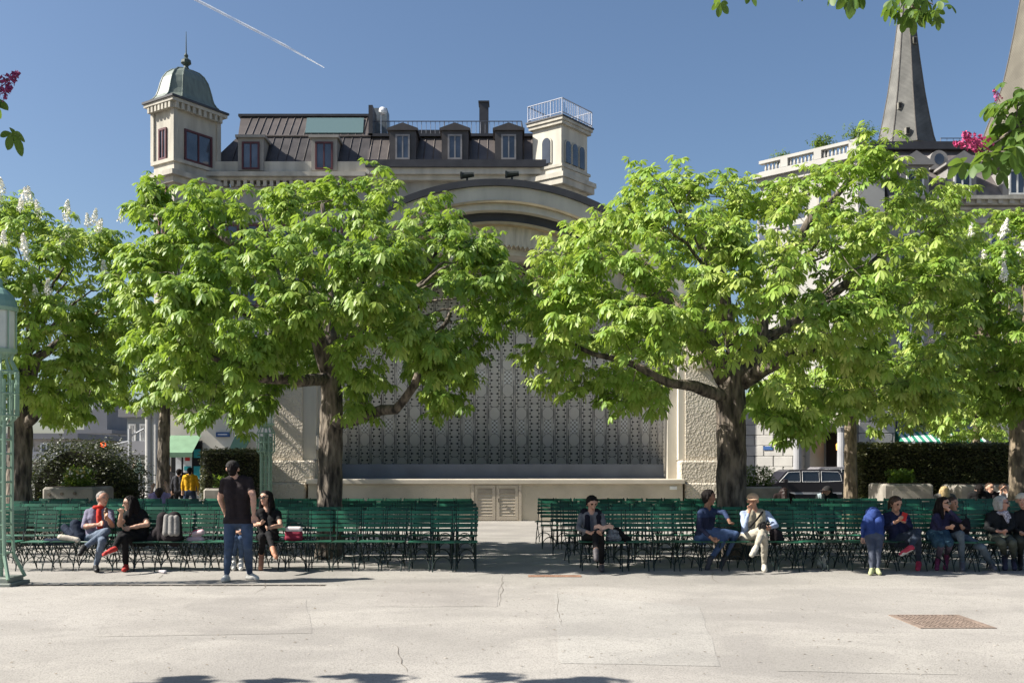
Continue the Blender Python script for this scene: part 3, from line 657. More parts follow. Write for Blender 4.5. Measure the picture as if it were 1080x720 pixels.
for p in (986, 1040):
    Y = YC+1.2; mb = MB(); x = PX(p, Y); z = PZ(171, Y); mb.lathe([(.42, 0), (.42, .2)], 12, (0, 0, 0)) if False else None
    n = 10; pr = [(x-.4, z-.45), (x+.4, z-.45)]+[(x+.4*math.cos(math.pi*k/n), z+.4*math.sin(math.pi*k/n)) for k in range(n+1)]
    mb.prism(pr, Y-.45, Y+1.2); d = mb.build('oculus_dormer', mat('dormer_grey_wood', (.23, .22, .21), .7, .1, 2), bc)
    m2 = MB(); pr = [(x+.22*math.cos(2*math.pi*k/14), z+.25*math.sin(2*math.pi*k/14)) for k in range(14)]; m2.prism(pr, Y-.48, Y-.452); m2.build('window', M_glass, d)
for k, p in enumerate((960, 1008, 1056, 1104)):
    for zt in (PZ(247, YC), PZ(247, YC)-3.4):
        mb = MB(); x = PX(p, YC); win(mb, x-.55, x+.55, YC-.02, zt-2.1, zt, .08, 1, .7); mb.build('window', [M_whiteframe, M_glass], bc)
def stripes():
    m, nt, b = newmat('striped_awning_cloth'); tc = nt.nodes.new('ShaderNodeTexCoord'); sp = nt.nodes.new('ShaderNodeSeparateXYZ'); nt.links.new(tc.outputs['Object'], sp.inputs[0])
    nt.links.new(mixc(nt, (E(nt, sp.outputs[0])*3.2).fract().gt(.5), (.55, .58, .55), (.02, .22, .13)), b.inputs['Base Color']); b.inputs['Roughness'].default_value = .8; return m
Mst = stripes()
for p0, p1 in ((944, 984), (988, 1030)):
    awning(PX(p0, YC), PX(p1, YC), YC-.02, PZ(455, YC), PZ(470, YC-.9)+.2, .9, Mst).build('awning', Mst, bc)
    mb = MB(); mb.box(PX(p0+1, YC), PX(p1-1, YC), YC-.1, YC-.003, PZ(454, YC), PZ(440, YC)); mb.build('shop_window', M_glass, bc)
mb = MB(MW); mb.box(along(815)-.02, along(806)+.02, -.05, -.003, PZ(474, 45.5), PZ(470, 45.5)); mb.build('wall_plate', mat('blue_enamel', (.03, .08, .22), .4), bc)
# plants on the roof terrace are added later as things
# lower grey side building, left of the rusticated front
mb = MB(); 
sb = thing('side_building', 'low grey rendered building beside the rusticated corner, mostly behind the right tree', 'building', (PX(770, 48), 48, 0))
mb = MB(); mb.box(PX(700, 50), PX(798, 50), 50, 58, 0, 4.6); mb.build('wall', M_stone2, sb)
mb = MB(); mb.box(PX(700, 50)-.2, PX(798, 50), 49.8, 58, 4.603, 4.9); mb.build('roof', M_lead, sb)
mb = MB(); win(mb, PX(789, 50), PX(797, 50), 49.99, .9, 1.9, .06, 0); mb.build('window', [M_iron, M_glass], sb)

# ------------------------------------------------------------------ church spires
def spirematl(name, c0, c1):
    m, nt, b = newmat(name); n = tex(nt, 'Noise', .35, detail=6); br = tex(nt, 'Wave', 1.6); br.wave_type = 'BANDS'; br.bands_direction = 'Z'; br.inputs['Distortion'].default_value = 1.0; br.inputs['Detail'].default_value = 3
    c = ramp(nt, n.outputs[0], [(.3, c0), (.7, c1)]); c = mixc(nt, ramp(nt, br.outputs[1], [(.15, (.8, .8, .8)), (.6, (0, 0, 0))]), c, tuple(Vector(c0)*.5))
    nt.links.new(c, b.inputs['Base Color']); b.inputs['Roughness'].default_value = .8; return m
def spire(label, pxc, D, prof, m, ph):
    x = PX(pxc, D); t = thing('church_spire', label, 'church spire', (x, D, 0), 'twin church spires')
    s = F/D; mb = MB(); mb.lathe([(h/s*1.04, PZ(py, D)) for py, h in prof], 8, (x, D, 0), ph=ph); 
    a = mb.build('spire_roof', m, t)
    mb = MB()
    for k in range(8):
        an = ph+k*math.pi/4; mb.tube([(x+h/s*1.045*math.cos(an), D+h/s*1.045*math.sin(an), PZ(py, D)) for py, h in prof], .09, 5)
    mb.build('ridge', mat('spire_ridge_lead', (.12, .11, .10), .6), a)
    mb = MB(); py, h = prof[0]; r = h/s*.8; mb.box(x-r, x+r, D-r, D+r, 0, PZ(py, D)); mb.build('tower', mat('tower_stone', (.42, .37, .28), .9, .15, .3), t)
    for py, h in prof[2:5]:
        for an in (ph+math.pi/8+math.pi*1.25-ph-math.pi/8, ):
            pass
    return t, s
sp1 = [(158, 30.5), (150, 28), (140, 26), (128, 23.6), (100, 18.6), (60, 13), (31, 9.6), (0, 6.4), (-30, 3.4), (-62, .3)]
ph = -math.pi/2+R(-3)
t1, s1 = spire('tall grey shingled church spire rising behind the roofs at right', 956, 150, sp1, spirematl('spire_shingle', (.075, .075, .07), (.225, .22, .20)), ph)
for py, an in ((147, -110), (118, -130), (48, -70)):
    h = np.interp(py, [-62, 31, 100, 128, 158], [.3, 9.6, 18.6, 23.6, 30.5])/s1; a = R(an); x, y = PX(956, 150)+h*.98*math.cos(a), 150+h*.98*math.sin(a); z = PZ(py, 150)
    mb = MB(); mb.box(x-.3, x+.3, y-.35, y+.5, z-.5, z+.5, 0); mb.box(x-.2, x+.2, y-.37, y-.351, z-.4, z+.4, 1); mb.build('spire_hatch', [mat('hatch_stone', (.20, .19, .16), .9, .15, .3), M_dark], t1)
sp2 = [(170, 80), (150, 71), (119, 60), (88, 49.5), (60, 43.5), (30, 38), (0, 33), (-60, 24), (-150, 12), (-240, .4)]
spire('nearer brown church spire cut off by the right edge of the view', 1113, 120, sp2, spirematl('brown_shingle', (.09, .08, .06), (.165, .15, .115)), -math.pi/2+R(-12))

# ------------------------------------------------------------------ far left town
def block(label, x0, x1, Y, ztop, m, rows, cols, setback=0, z0=0, name='apartment_block'):
    t = thing(name, label, 'building', ((x0+x1)/2, Y, 0)); mb = MB(); mb.box(x0, x1, Y, Y+12, z0, ztop)
    mb.build('wall', m, t); mb = MB(); mb.box(x0-.4, x1+.4, Y-.4, Y+12, ztop+.01, ztop+.5)
    if setback: mb.box(x0+setback, x1-setback, Y+2, Y+10, ztop+.51, ztop+3.2); mb.box(x0+setback*1.6, x0+setback*1.6+2.5, Y+3, Y+6, ztop+3.2, ztop+5)
    mb.build('roof', mat('grey_flat_roof', (.20, .20, .21), .8, .1, .4), t)
    h = (ztop-z0)/rows; w_ = (x1-x0)/cols
    for r in range(rows):
        for c in range(cols):
            mb = MB(); xx = x0+c*w_; win(mb, xx+w_*.18, xx+w_*.82, Y-.02, z0+r*h+h*.3, z0+r*h+h*.82, .12, 1); mb.build('window', [M_whiteframe, M_glass], t)
    for r in range(1, rows):
        mb = MB(); mb.box(x0-.1, x1+.1, Y-.9, Y-.1, z0+r*h-.1, z0+r*h+.75); mb.build('balcony', mat('grey_balcony', (.30, .30, .32), .8, .1, .4), t)
    return t
gwall = mat('grey_far_wall', (.42, .41, .41), .85, .1, .3)
block('grey stepped apartment block far behind the traffic light', PX(72, 130), PX(116, 130), 130, PZ(457, 130), gwall, 3, 4, 1.2)
block('long grey apartment block beyond the street, right of the stepped one', PX(110, 150), PX(136, 150), 150, PZ(467, 150), mat('warm_far_wall', (.46, .44, .40), .85, .1, .3), 2, 4, .8)
block('dark glass fronted building beside the hotel corner columns', PX(134, 62), PX(157, 62), 62, PZ(440, 62), mat('dark_far_wall', (.20, .22, .23), .6, .1, .3), 2, 2)
block('brown grey house half hidden behind the far left tree', PX(-60, 85), PX(79, 85), 85, PZ(463, 85), mat('brown_far_wall', (.38, .34, .30), .85, .1, .3), 2, 7)
# contrail
mb = MB(); pts = [P(150, -28, 5200), P(205, -1, 5200), P(300, 48, 5200), P(342, 71.5, 5200)]; mb.tube(pts, [10, 9, 6.5, 2.0], 8, jit=.3)
cm, nt_, b_ = newmat('contrail_vapour'); b_.inputs['Base Color'].default_value = (.9, .92, .95, 1); b_.inputs['Roughness'].default_value = 1; tn = tex(nt_, 'Noise', .012, detail=6); nt_.links.new(ramp(nt_, tn.outputs[0], [(.3, (.15, .15, .15)), (.6, (.6, .6, .6))]), b_.inputs['Alpha'])
tag(mb.build('contrail', cm, None, True, at=tuple(pts[1])), 'thin white condensation trail slanting across the blue sky', 'contrail')
# ------------------------------------------------------------------ leaves
def template(ts, ws):
    T_, W_, Z_, Fc = [0], [0], [0], []
    for t, w_ in zip(ts, ws): T_ += [t]*3; W_ += [-w_, 0, w_]; Z_ += [.15*w_, 0, .15*w_]
    T_.append(1.0); W_.append(0); Z_.append(0); n = len(ts); Fc += [(0, 2, 1), (0, 3, 2)]
    for i in range(n-1): a = 1+3*i; Fc += [(a, a+1, a+4, a+3), (a+1, a+2, a+5, a+4)]
    a = 1+3*(n-1); e = len(T_)-1; Fc += [(a, a+1, e), (a+1, a+2, e)]
    return np.array(T_), np.array(W_), np.array(Z_), Fc
TPL = {'mid': template([.32, .62, .84], [.5, 1, .74]), 'fine': template([.12, .28, .46, .64, .80, .92], [.28, .62, .90, 1, .84, .5]), 'low': template([.45], [1])}
def leaf_arrays(pos, axis, size, K=6, spread=105, width=.19, droop=.35, seed=1, tpl='mid', umb=.2):
    TT, WW, ZZ, _ = TPL[tpl]; g = np.random.default_rng(seed); N = len(pos)
    axis = axis/np.linalg.norm(axis, axis=1, keepdims=True)
    up = np.zeros_like(axis); up[:, 2] = 1; up += g.normal(0, .25, up.shape)
    side = np.cross(axis, up); side /= np.linalg.norm(side, axis=1, keepdims=True)+1e-9
    nrm = np.cross(side, axis)
    th = np.radians(np.linspace(-spread, spread, K))[None, :]+g.normal(0, .09, (N, K))
    ln = size[:, None]*(1-.42*np.abs(np.linspace(-1, 1, K))**1.5)[None, :]*g.uniform(.88, 1.12, (N, K))
    d = np.cos(th)[..., None]*axis[:, None]+np.sin(th)[..., None]*side[:, None]          # N,K,3
    ac = np.cross(np.broadcast_to(nrm[:, None], d.shape), d); ac /= np.linalg.norm(ac, axis=2, keepdims=True)+1e-9
    # make the leaflets umbrella down
    d = d-nrm[:, None]*(umb+.22*g.random((N, K, 1))); d /= np.linalg.norm(d, axis=2, keepdims=True)
    nn = np.cross(d, ac)
    v = pos[:, None, None]+ln[..., None, None]*(TT[None, None, :, None]*d[:, :, None]+(WW*width)[None, None, :, None]*ac[:, :, None]+(ZZ*width*1.1)[None, None, :, None]*np.abs(nn[:, :, None])*np.sign(nn[:, :, None]))
    v[..., 2] -= ln[..., None]*(TT**2*droop)[None, None, :]
    tint = np.repeat(np.clip(g.normal(.5, .2, N), 0, 1), K*len(TT))
    return v.reshape(-1, 3), tint
def foliage_mesh(name, v, tint, m, tpl='mid'):
    LF = TPL[tpl][3]; nv = len(TPL[tpl][0]); FT = np.array([len(f) for f in LF]); FI = np.concatenate([np.array(f) for f in LF])
    nl = len(v)//nv; me = bpy.data.meshes.new(name); me.vertices.add(len(v)); me.vertices.foreach_set('co', v.astype(np.float32).ravel())
    li = (FI[None, :]+nv*np.arange(nl)[:, None]).ravel(); tot = np.tile(FT, nl); st = np.concatenate([[0], np.cumsum(tot)[:-1]])
    me.loops.add(len(li)); me.loops.foreach_set('vertex_index', li.astype(np.int32))
    me.polygons.add(len(tot)); me.polygons.foreach_set('loop_start', st.astype(np.int32)); me.polygons.foreach_set('loop_total', tot.astype(np.int32))
    a = me.attributes.new('tint', 'FLOAT', 'POINT'); a.data.foreach_set('value', tint.astype(np.float32))
    me.materials.append(m); me.update(calc_edges=True); return me
L_main = leafmat('chestnut_leaf', [(0, (.034, .088, .011)), (.45, (.16, .27, .042)), (.8, (.33, .41, .09)), (1, (.42, .46, .12))], .30, (.46, .66, .06))
L_light = leafmat('pale_chestnut_leaf', [(0, (.036, .095, .012)), (.45, (.20, .325, .046)), (1, (.52, .55, .17))], .30, (.54, .72, .08))  # dark ramp end puts shade of the crown interior into leaf colour
L_far = leafmat('chestnut_leaf_far', [(0, (.030, .065, .010)), (.5, (.058, .115, .018)), (1, (.11, .17, .03))])
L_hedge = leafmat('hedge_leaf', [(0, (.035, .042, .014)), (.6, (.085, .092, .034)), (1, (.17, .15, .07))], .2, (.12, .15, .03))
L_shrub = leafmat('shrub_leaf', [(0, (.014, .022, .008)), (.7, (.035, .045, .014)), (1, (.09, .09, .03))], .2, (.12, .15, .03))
L_fg = leafmat('broad_leaf', [(0, (.035, .085, .014)), (.6, (.075, .14, .024)), (1, (.13, .19, .04))], .36, (.30, .46, .05))
petal = mat('white_petal', (.84, .81, .74), .7, .12, 30)
pinkp = mat('crimson_petal', (.46, .06, .17), .6, .3, 30)
def candle_mesh(name, m, h=.22, r=.055, n=70, seed=3):
    g = random.Random(seed); mb = MB()
    mb.tube([(0, 0, -.03), (0, 0, h)], [.006, .002], 4)
    for k in range(n):
        t = (k+.5)/n; a = k*2.4; rr = r*(1-t)**.8*g.uniform(.5, 1.1)+.006; c = Vector((rr*math.cos(a), rr*math.sin(a), h*t)); s = .016*g.uniform(.7, 1.3)
        u = Vector((g.uniform(-1, 1), g.uniform(-1, 1), g.uniform(-1, 1))).normalized(); v = u.orthogonal().normalized()
        w_ = u.cross(v); mb.add([c-v*s, c+w_*s, c+v*s, c-w_*s+u*s*.6], [(0, 1, 2, 3)])
    me = bpy.data.meshes.new(name); me.from_pydata(mb.v, [], mb.f); me.materials.append(m); me.update(); return me
CANDLE = candle_mesh('flower_candle', petal)
def interp(pts, x):
    xs, ys = zip(*pts); return float(np.interp(x, xs, ys))
def tree(label, D, trunk, top, bot, T, nclus, size, leafm, limbs=(), flowers=0, seed=1, perc=5, K=6, autol=7, gap=-.12, bark=None, trw=None, group='chestnut trees around the bandstand', reject=None, flare=1.18, shoot=.5, name='chestnut_tree'):
    """trunk: [(px,py,radius px)...] from the ground up; top/bot: crown outline in photo pixels at depth D; T: half depth"""
    g = random.Random(seed); s = F/D
    base = Vector((PX(trunk[0][0], D), D, 0)); t = thing(name, label, 'tree', base, group)
    pts = [base-Vector((0, 0, .1)), base+Vector((0, 0, .12))]; rad = [trunk[0][2]/s*flare, trunk[0][2]/s*1.08]
    for px, py, r in trunk:
        q = P(px, py, D)
        if q.z > .3: pts.append(q); rad.append(r/s)
    # resample for bark undulation
    pp, rr = [], []
    for i in range(len(pts)-1):
        n = max(1, int((pts[i+1]-pts[i]).length/.14))
        for k in range(n): pp.append(pts[i].lerp(pts[i+1], k/n)); rr.append(rad[i]+(rad[i+1]-rad[i])*k/n)
    pp.append(pts[-1]); rr.append(rad[-1])
    tr = MB(); tr.tube(pp, rr, 20, jit=.13)
    x0, x1 = top[0][0], top[-1][0]; xc = (x0+x1)/2; hw = (x1-x0)/2
    fork = pts[-1]; skel = []
    def limb(ps, r0, r1, lst=tr):
        P_, R_ = [], []
        for i in range(len(ps)-1):
            n = max(2, int((ps[i+1]-ps[i]).length/.22))
            for k in range(n):
                q = ps[i].lerp(ps[i+1], k/n); f = (i+k/n)/(len(ps)-1)
                q = q+Vector((noise.noise(q*1.4), noise.noise(q*1.4+Vector((9, 0, 0))), noise.noise(q*1.4+Vector((0, 9, 0)))))*.16*min(1, f*3)
                P_.append(q); R_.append(r0+(r1-r0)*f)
        P_.append(ps[-1]); R_.append(r1); lst.tube(P_, R_, 8, jit=.15); skel.extend(zip(P_, R_)); return P_
    for L in limbs:
        limb([P(px, py, D+dd) for px, py, dd, r in L], L[0][3]/s, L[-1][3]/s)
    for k in range(autol):
        a = 2*math.pi*(k+g.random()*.6)/autol; px = xc+hw*.72*math.cos(a)*g.uniform(.7, 1.1)
        tp, bt = interp(top, px), interp(bot, px); py = tp+(bt-tp)*g.uniform(.15, .55); dd = T*.7*math.sin(a)
        e = P(px, py, D+dd); mid = fork.lerp(e, .5)+Vector((0, 0, g.uniform(.1, .5)))
        pl = limb([fork-Vector((0, 0, .15)), fork.lerp(mid, .5)+Vector((0, 0, .12)), mid, e], rad[-1]*.55, .018)
        for j in range(2):
            q = pl[int(len(pl)*g.uniform(.35, .7))]; e2 = e+Vector((g.uniform(-1, 1), g.uniform(-1, 1), g.uniform(-.3, .9))); limb([q, q.lerp(e2, .5)+Vector((0, 0, .15)), e2], .035, .012)
    cl = []; tries = 0
    while len(cl) < nclus and tries < nclus*40:
        tries += 1
        px = g.uniform(x0, x1); tp, bt = interp(top, px), interp(bot, px)
        if bt-tp < 4: continue
        tp += 26*noise.noise(Vector((px/26, seed, 0)))*min(1, (bt-tp)/90)+6; bt += 20*noise.noise(Vector((px/30, seed, 7)))-4
        if g.random() > (bt-tp)/max(1, max(b[1] for b in bot)-min(a[1] for a in top))*1.2: continue
        v = g.uniform(-1, 1); py = (tp+bt)/2+(bt-tp)/2*v; u = (px-xc)/hw
        dm = T*max(0.05, 1-abs(u)**2.2)**.5*max(.12, 1-abs(v)**2.6)**.5
        dd = dm*(1 if g.random() < .5 else -1)*g.random()**.45
        q = P(px, py, D+dd)
        if noise.noise(q*1.15+Vector((seed*3.1, 0, 0)))+.5*noise.noise(q*2.6+Vector((0, seed*1.7, 0))) < gap and g.random() < .96: continue
        if reject and reject(q): continue
        cl.append(q)
        ou = (q-P(xc, (interp(top, xc)+interp(bot, xc))/2+20, D)).normalized(); dv = (ou*.7+Vector((g.uniform(-.6, .6), g.uniform(-.6, .6), g.uniform(-.25, .7)))).normalized()
        for e_ in range(1, 3):
            q2 = q+dv*.17*e_*g.uniform(.8, 1.2)
            if not (reject and reject(q2)): cl.append(q2)
    for k in range(int((x1-x0)/s/.30)):            # bare shoots standing above the pruned crown
        px = g.uniform(x0+12, x1-12); tp = interp(top, px); h = g.uniform(.1, shoot)*s
        dd = T*g.uniform(-.6, .5); q = P(px, tp-h+10, D+dd)
        if not (reject and reject(q)): cl.append(q); cl.append(q+Vector((g.uniform(-.1, .1), 0, -.28)))
    sk = np.array([tuple(p) for p, r in skel]) if skel else np.array([tuple(fork)])
    da = np.array([((sk-np.array(c))**2).sum(1).min() for c in cl]); cl = [cl[i] for i in np.argsort(da)]
    skl = [tuple(p) for p in sk]
    cen = np.array(P(xc, (interp(top, xc)+interp(bot, xc))/2, D))
    lp, la, lsz = [], [], []; tips = []
    for c in cl:
        ska = np.array(skl); i = int(np.argmin(((ska-np.array(c))**2).sum(1))); a = Vector(ska[i]); L = (c-a).length; skl.append(tuple(c)); skl.append(tuple(a.lerp(c, .55)))
        r = max(.005, min(.022, .007*L+.004))
        tr.tube([a, a.lerp(c, .5)+Vector((g.uniform(-.08, .08), g.uniform(-.08, .08), .08*L)), c], [r, r*.8, .004], 4, cap=False)
        out = Vector(np.array(c)-cen).normalized()
        for k in range(perc):
            az = g.uniform(0, 2*math.pi); d = Vector((math.cos(az), math.sin(az), g.uniform(-.5, .75)))+out*.55
            d.normalize(); L_ = g.uniform(.09, .22)*size/.2; lp.append(c+d*L_)
            ax = d*.9+Vector((0, 0, -g.uniform(.1, .65))); la.append(ax.normalized()); lsz.append(size*g.uniform(.72, 1.2))
        tips.append(c)
    tr.build('trunk', bark or M_bark, t, True)
    v, tint = leaf_arrays(np.array(lp), np.array(la), np.array(lsz), K, seed=seed)
    # neighbouring leaves vary together a little: young pale shoots, older dark ones, the dark tints also painting in crown shade
    tb = np.repeat(np.array([.5+.55*noise.noise(Vector(p)*.8+Vector((0, 0, seed))) for p in lp[::perc]]), perc*K*len(TPL['mid'][0]))
    tint = np.clip(tint*.6+tb*.45, 0, 1)
    link('crown', foliage_mesh('crown', v-np.array(base), tint, leafm), t)
    if flowers:
        up = sorted(tips, key=lambda q: -(PZ(0, 1)*0+q.z-.35*abs(q.x-cen[0])-.12*(q.y-cen[1])))
        g.shuffle(cand := up[:int(len(up)*.6)]); vis = [q for q in cand if q.y < cen[1]+T*.1][:flowers]
        for q in vis:
            o = bpy.data.objects.new('flower_candle', CANDLE); COL.objects.link(o); o.parent = t; o.location = q-base+Vector((0, -.12, .22)); o.rotation_euler = (g.uniform(-.25, .25), g.uniform(-.25, .25), g.uniform(0, 6)); k = g.uniform(1.1, 1.6); o.scale = (k, k, k)
    return t, tips
DT = 17.85
tree('big chestnut tree with dark trunk and low crooked bough, left of the patterned bandstand wall', DT,
     [(347, 600, 14), (348, 530, 13), (349, 460, 12), (350, 415, 11.5), (347, 380, 9)],
     [(130, 292), (138, 255), (146, 220), (160, 204), (190, 208), (225, 212), (262, 217), (300, 208), (345, 200), (385, 192), (425, 195), (455, 224), (485, 258), (515, 254), (540, 290), (556, 300)],
     [(130, 320), (142, 375), (175, 415), (215, 440), (262, 438), (290, 408), (325, 392), (345, 385), (372, 425), (395, 405), (430, 402), (455, 428), (475, 425), (500, 385), (524, 345), (556, 308)],
     2.9, 2150, .158, L_main,
     limbs=[[(355, 446, -.1, 7), (385, 436, -.5, 6), (415, 430, -.8, 5.5), (440, 402, -1, 5), (453, 368, -1, 3.5), (475, 330, -1.1, 2)],
            [(347, 395, 0, 8), (330, 345, -.3, 5.5), (290, 345, -.8, 4.5), (250, 330, -1.2, 3.5), (190, 300, -1.2, 2)], [(348, 395, 0, 8), (352, 330, .2, 6), (350, 270, .2, 4.5), (340, 215, 0, 2)],
            [(346, 400, 0, 7), (310, 400, -.9, 4.5), (250, 395, -1.6, 3.5), (205, 370, -1.8, 2)], [(350, 400, 0, 7), (390, 330, .8, 5), (440, 280, 1.2, 3), (480, 250, 1, 2)], [(345, 380, 0, 6), (280, 280, .4, 4), (220, 235, .4, 3), (160, 225, .2, 1.6)]],
     seed=11, autol=5, gap=.16)
tree('big spreading chestnut tree with thick dark trunk, right of the bandstand opening', DT,
     [(772, 605, 17.5), (772, 540, 16), (771, 470, 15), (771, 420, 15), (774, 385, 12)],
     [(558, 300), (570, 272), (590, 258), (620, 246), (650, 236), (668, 200), (690, 172), (712, 180), (735, 204), (765, 204), (790, 202), (830, 210), (862, 186), (885, 172), (915, 148), (935, 158), (955, 195), (985, 200), (1008, 225), (1020, 270)],
     [(558, 335), (572, 385), (590, 415), (620, 425), (660, 425), (690, 432), (715, 400), (735, 372), (775, 366), (792, 415), (815, 462), (850, 452), (885, 432), (930, 425), (970, 435), (1000, 410), (1020, 300)],
     3.2, 2300, .155, L_light,
     limbs=[[(768, 420, 0, 7.5), (735, 405, -.5, 5), (705, 405, -.8, 5), (660, 385, -1, 3.5), (600, 360, -1, 2)], [(766, 400, 0, 11), (735, 345, -.2, 7), (700, 320, -.2, 5), (655, 280, -.2, 3), (610, 260, -.2, 2)],
            [(778, 400, 0, 11), (800, 350, .1, 7), (820, 290, .2, 5), (860, 230, .1, 3.5), (915, 165, 0, 2)], [(774, 395, 0, 9), (770, 320, .5, 6), (740, 250, .5, 4), (700, 190, .2, 2)],
            [(780, 405, 0, 9), (840, 370, -.9, 5), (900, 350, -1.3, 3.5), (960, 320, -1.3, 2)], [(778, 395, 0, 8), (850, 330, 1.2, 5), (930, 270, 1.5, 3), (980, 250, 1.2, 2)]],
     seed=23, autol=5, gap=.10)
tree('flowering chestnut with white candles at far left beside the green lamp', 20.6,
     [(20, 560, 13.5), (20, 500, 12.5), (22, 440, 11.5), (26, 400, 8)],
     [(-130, 300), (-100, 235), (-40, 222), (0, 226), (30, 218), (60, 232), (90, 240), (110, 256), (122, 290), (132, 330)],
     [(-130, 330), (-90, 400), (-30, 430), (15, 425), (60, 440), (95, 428), (118, 385), (132, 340)],
     2.7, 1700, .155, L_light, limbs=[[(21, 450, 0, 7), (50, 425, -.3, 4.5), (90, 410, -.6, 2.5)], [(24, 420, 0, 7), (45, 375, 0, 4.5), (80, 345, .2, 3), (115, 320, .2, 2)], [(22, 430, 0, 7), (-20, 380, 0, 4), (-70, 330, 0, 2)]], flowers=70, seed=31, autol=4, gap=-.06)
tree('flowering chestnut with white candles at the far right edge, pale trunk', 21.5,
     [(1076, 560, 12), (1076, 500, 11), (1076, 440, 10.5), (1074, 400, 8)],
     [(955, 330), (975, 285), (1000, 255), (1030, 238), (1060, 235), (1100, 232), (1150, 245), (1190, 300)],
     [(955, 345), (975, 410), (1010, 430), (1050, 440), (1090, 430), (1150, 420), (1190, 330)],
     2.7, 1450, .16, L_light, limbs=[[(1075, 420, 0, 6), (1050, 370, 0, 4), (1010, 330, 0, 2)], [(1076, 420, 0, 6), (1085, 340, 0, 4), (1080, 280, 0, 2)]], flowers=30, seed=37, autol=5, gap=-.06, bark=M_bark2)
tree('slim chestnut with dark trunk in front of the hotel columns and green awning', 29,
     [(172, 560, 7), (172, 500, 6.5), (173, 455, 6), (174, 425, 5)],
     [(88, 395), (105, 350), (140, 330), (180, 330), (220, 345), (250, 375), (268, 410)],
     [(88, 415), (110, 440), (140, 428), (165, 432), (190, 440), (225, 442), (250, 450), (268, 420)],
     2.2, 560, .17, L_main, seed=41, autol=6, gap=-.05)
tree('slim chestnut with sunlit pale trunk beside the dark car and hedge', 26.2,
     [(897, 560, 7.5), (897, 500, 6.5), (897, 450, 6), (896, 425, 5)],
     [(795, 420), (815, 390), (850, 375), (900, 370), (950, 378), (1000, 395), (1018, 425)],
     [(795, 440), (812, 462), (840, 445), (880, 440), (905, 436), (940, 455), (980, 455), (1018, 435)],
     2.2, 560, .17, L_light, seed=43, autol=6, gap=-.05, bark=M_bark2)
tree('pale young tree farther back, left of the right edge chestnut', 36,
     [(1030, 540, 4.5), (1030, 480, 4), (1030, 440, 3.5)],
     [(978, 430), (1000, 400), (1030, 390), (1060, 400), (1085, 430)],
     [(978, 440), (1000, 460), (1030, 468), (1060, 466), (1085, 440)],
     1.8, 300, .17, L_light, seed=47, autol=5, gap=-.3, bark=M_bark2, group=None)

# ------------------------------------------------------------------ trees beside the photographer: only branch tips reach into the view
def inview(q, m=24):
    if q.y < .3: return False
    px, py = 540+F*q.x/q.y, HZ-F*(q.z-H)/q.y
    return -m < px < 1080+m and -m < py < 720+m
def neartree(label, base, fork_h, cen, rad3, n, seed, sprays, pm=None):
    g = random.Random(seed); base = Vector(base); t = thing('red_chestnut_tree', label, 'tree', base, 'red flowering chestnuts beside the viewpoint')
    tr = MB(); fk = base+Vector((0, 0, fork_h)); pp = [base-Vector((0, 0, .1))]+[base.lerp(fk, k/16) for k in range(1, 17)]
    tr.tube(pp, [.34]+[.27-.006*k for k in range(16)], 14, jit=.22)
    cl = []; skel = []
    for k in range(10):
        a = 2*math.pi*k/10; e = Vector(cen)+Vector((rad3[0]*.7*math.cos(a), rad3[1]*.7*math.sin(a), rad3[2]*g.uniform(-.5, .5)))
        if inview(e): continue
        m = fk.lerp(e, .5)+Vector((0, 0, .4)); ps = [fk.lerp(m, j/5) for j in range(5)]+[m.lerp(e, j/5) for j in range(6)]
        ps = [p for p in ps if not inview(p)]
        tr.tube(ps, [.12-.1*j/len(ps) for j in range(len(ps))], 8, jit=.15); skel += ps
    while len(cl) < n:
        u = Vector((g.gauss(0, 1), g.gauss(0, 1), g.gauss(0, 1))).normalized()*g.random()**.36
        q = Vector(cen)+Vector((u.x*rad3[0], u.y*rad3[1], u.z*rad3[2]))
        if inview(q, 60) or q.z < 2.3 or noise.noise(q*.9) < -.2: continue
        cl.append(q)
    lp, la, ls = [], [], []
    def clus(c, per, sz, out):
        for k in range(per):
            az = g.uniform(0, 6.28); d = (Vector((math.cos(az), math.sin(az), g.uniform(-.5, .7)))+out).normalized(); lp.append(c+d*g.uniform(.05, .14)); la.append(d*.8+Vector((0, 0, -.6))); ls.append(sz*g.uniform(.7, 1.2))
    sk = np.array([tuple(p) for p in skel])
    for c in cl:
        a = Vector(sk[int(np.argmin(((sk-np.array(c))**2).sum(1)))]); m = a.lerp(c, .5)
        if not inview(m, 5): tr.tube([a, m+Vector((0, 0, .08)), c], [.015, .01, .004], 4, cap=False)
        clus(c, 7, .2, Vector((0, 0, 0)))
    fl = []
    for (path, cls, flw) in sprays:                      # visible sprays: path points (px,py,D), clusters and flowers on it
        ps = [P(*p) for p in path]; tr.tube(ps, [.016]+[.011-.007*k/len(ps) for k in range(1, len(ps))], 6)
        for px, py, D, per, sz in cls:
            c = P(px, py, D); a = min(ps, key=lambda q: (q-c).length); tr.tube([a, c], [.006, .003], 4, cap=False); clus(c, per, sz, Vector((0, 0, -.2)))
        fl += [(P(px, py, D), rx, ry, k) for px, py, D, rx, ry, k in flw]
    tr.build('trunk', M_bark, t, True)
    v, tint = leaf_arrays(np.array(lp), np.array(la), np.array(ls), 5, spread=118, width=.30, droop=.28, seed=seed, tpl='fine')
    link('crown', foliage_mesh('crown', v-np.array(base), tint, L_fg, 'fine'), t)
    pc = candle_mesh('flower_panicle', pm or pinkp, .2, .06, 60, 5)
    for q, rx, ry, k in fl:
        o = bpy.data.objects.new('flower_panicle', pc); COL.objects.link(o); o.parent = t; o.location = q-base; o.rotation_euler = (rx, ry, 0); o.scale = (k, k, k)
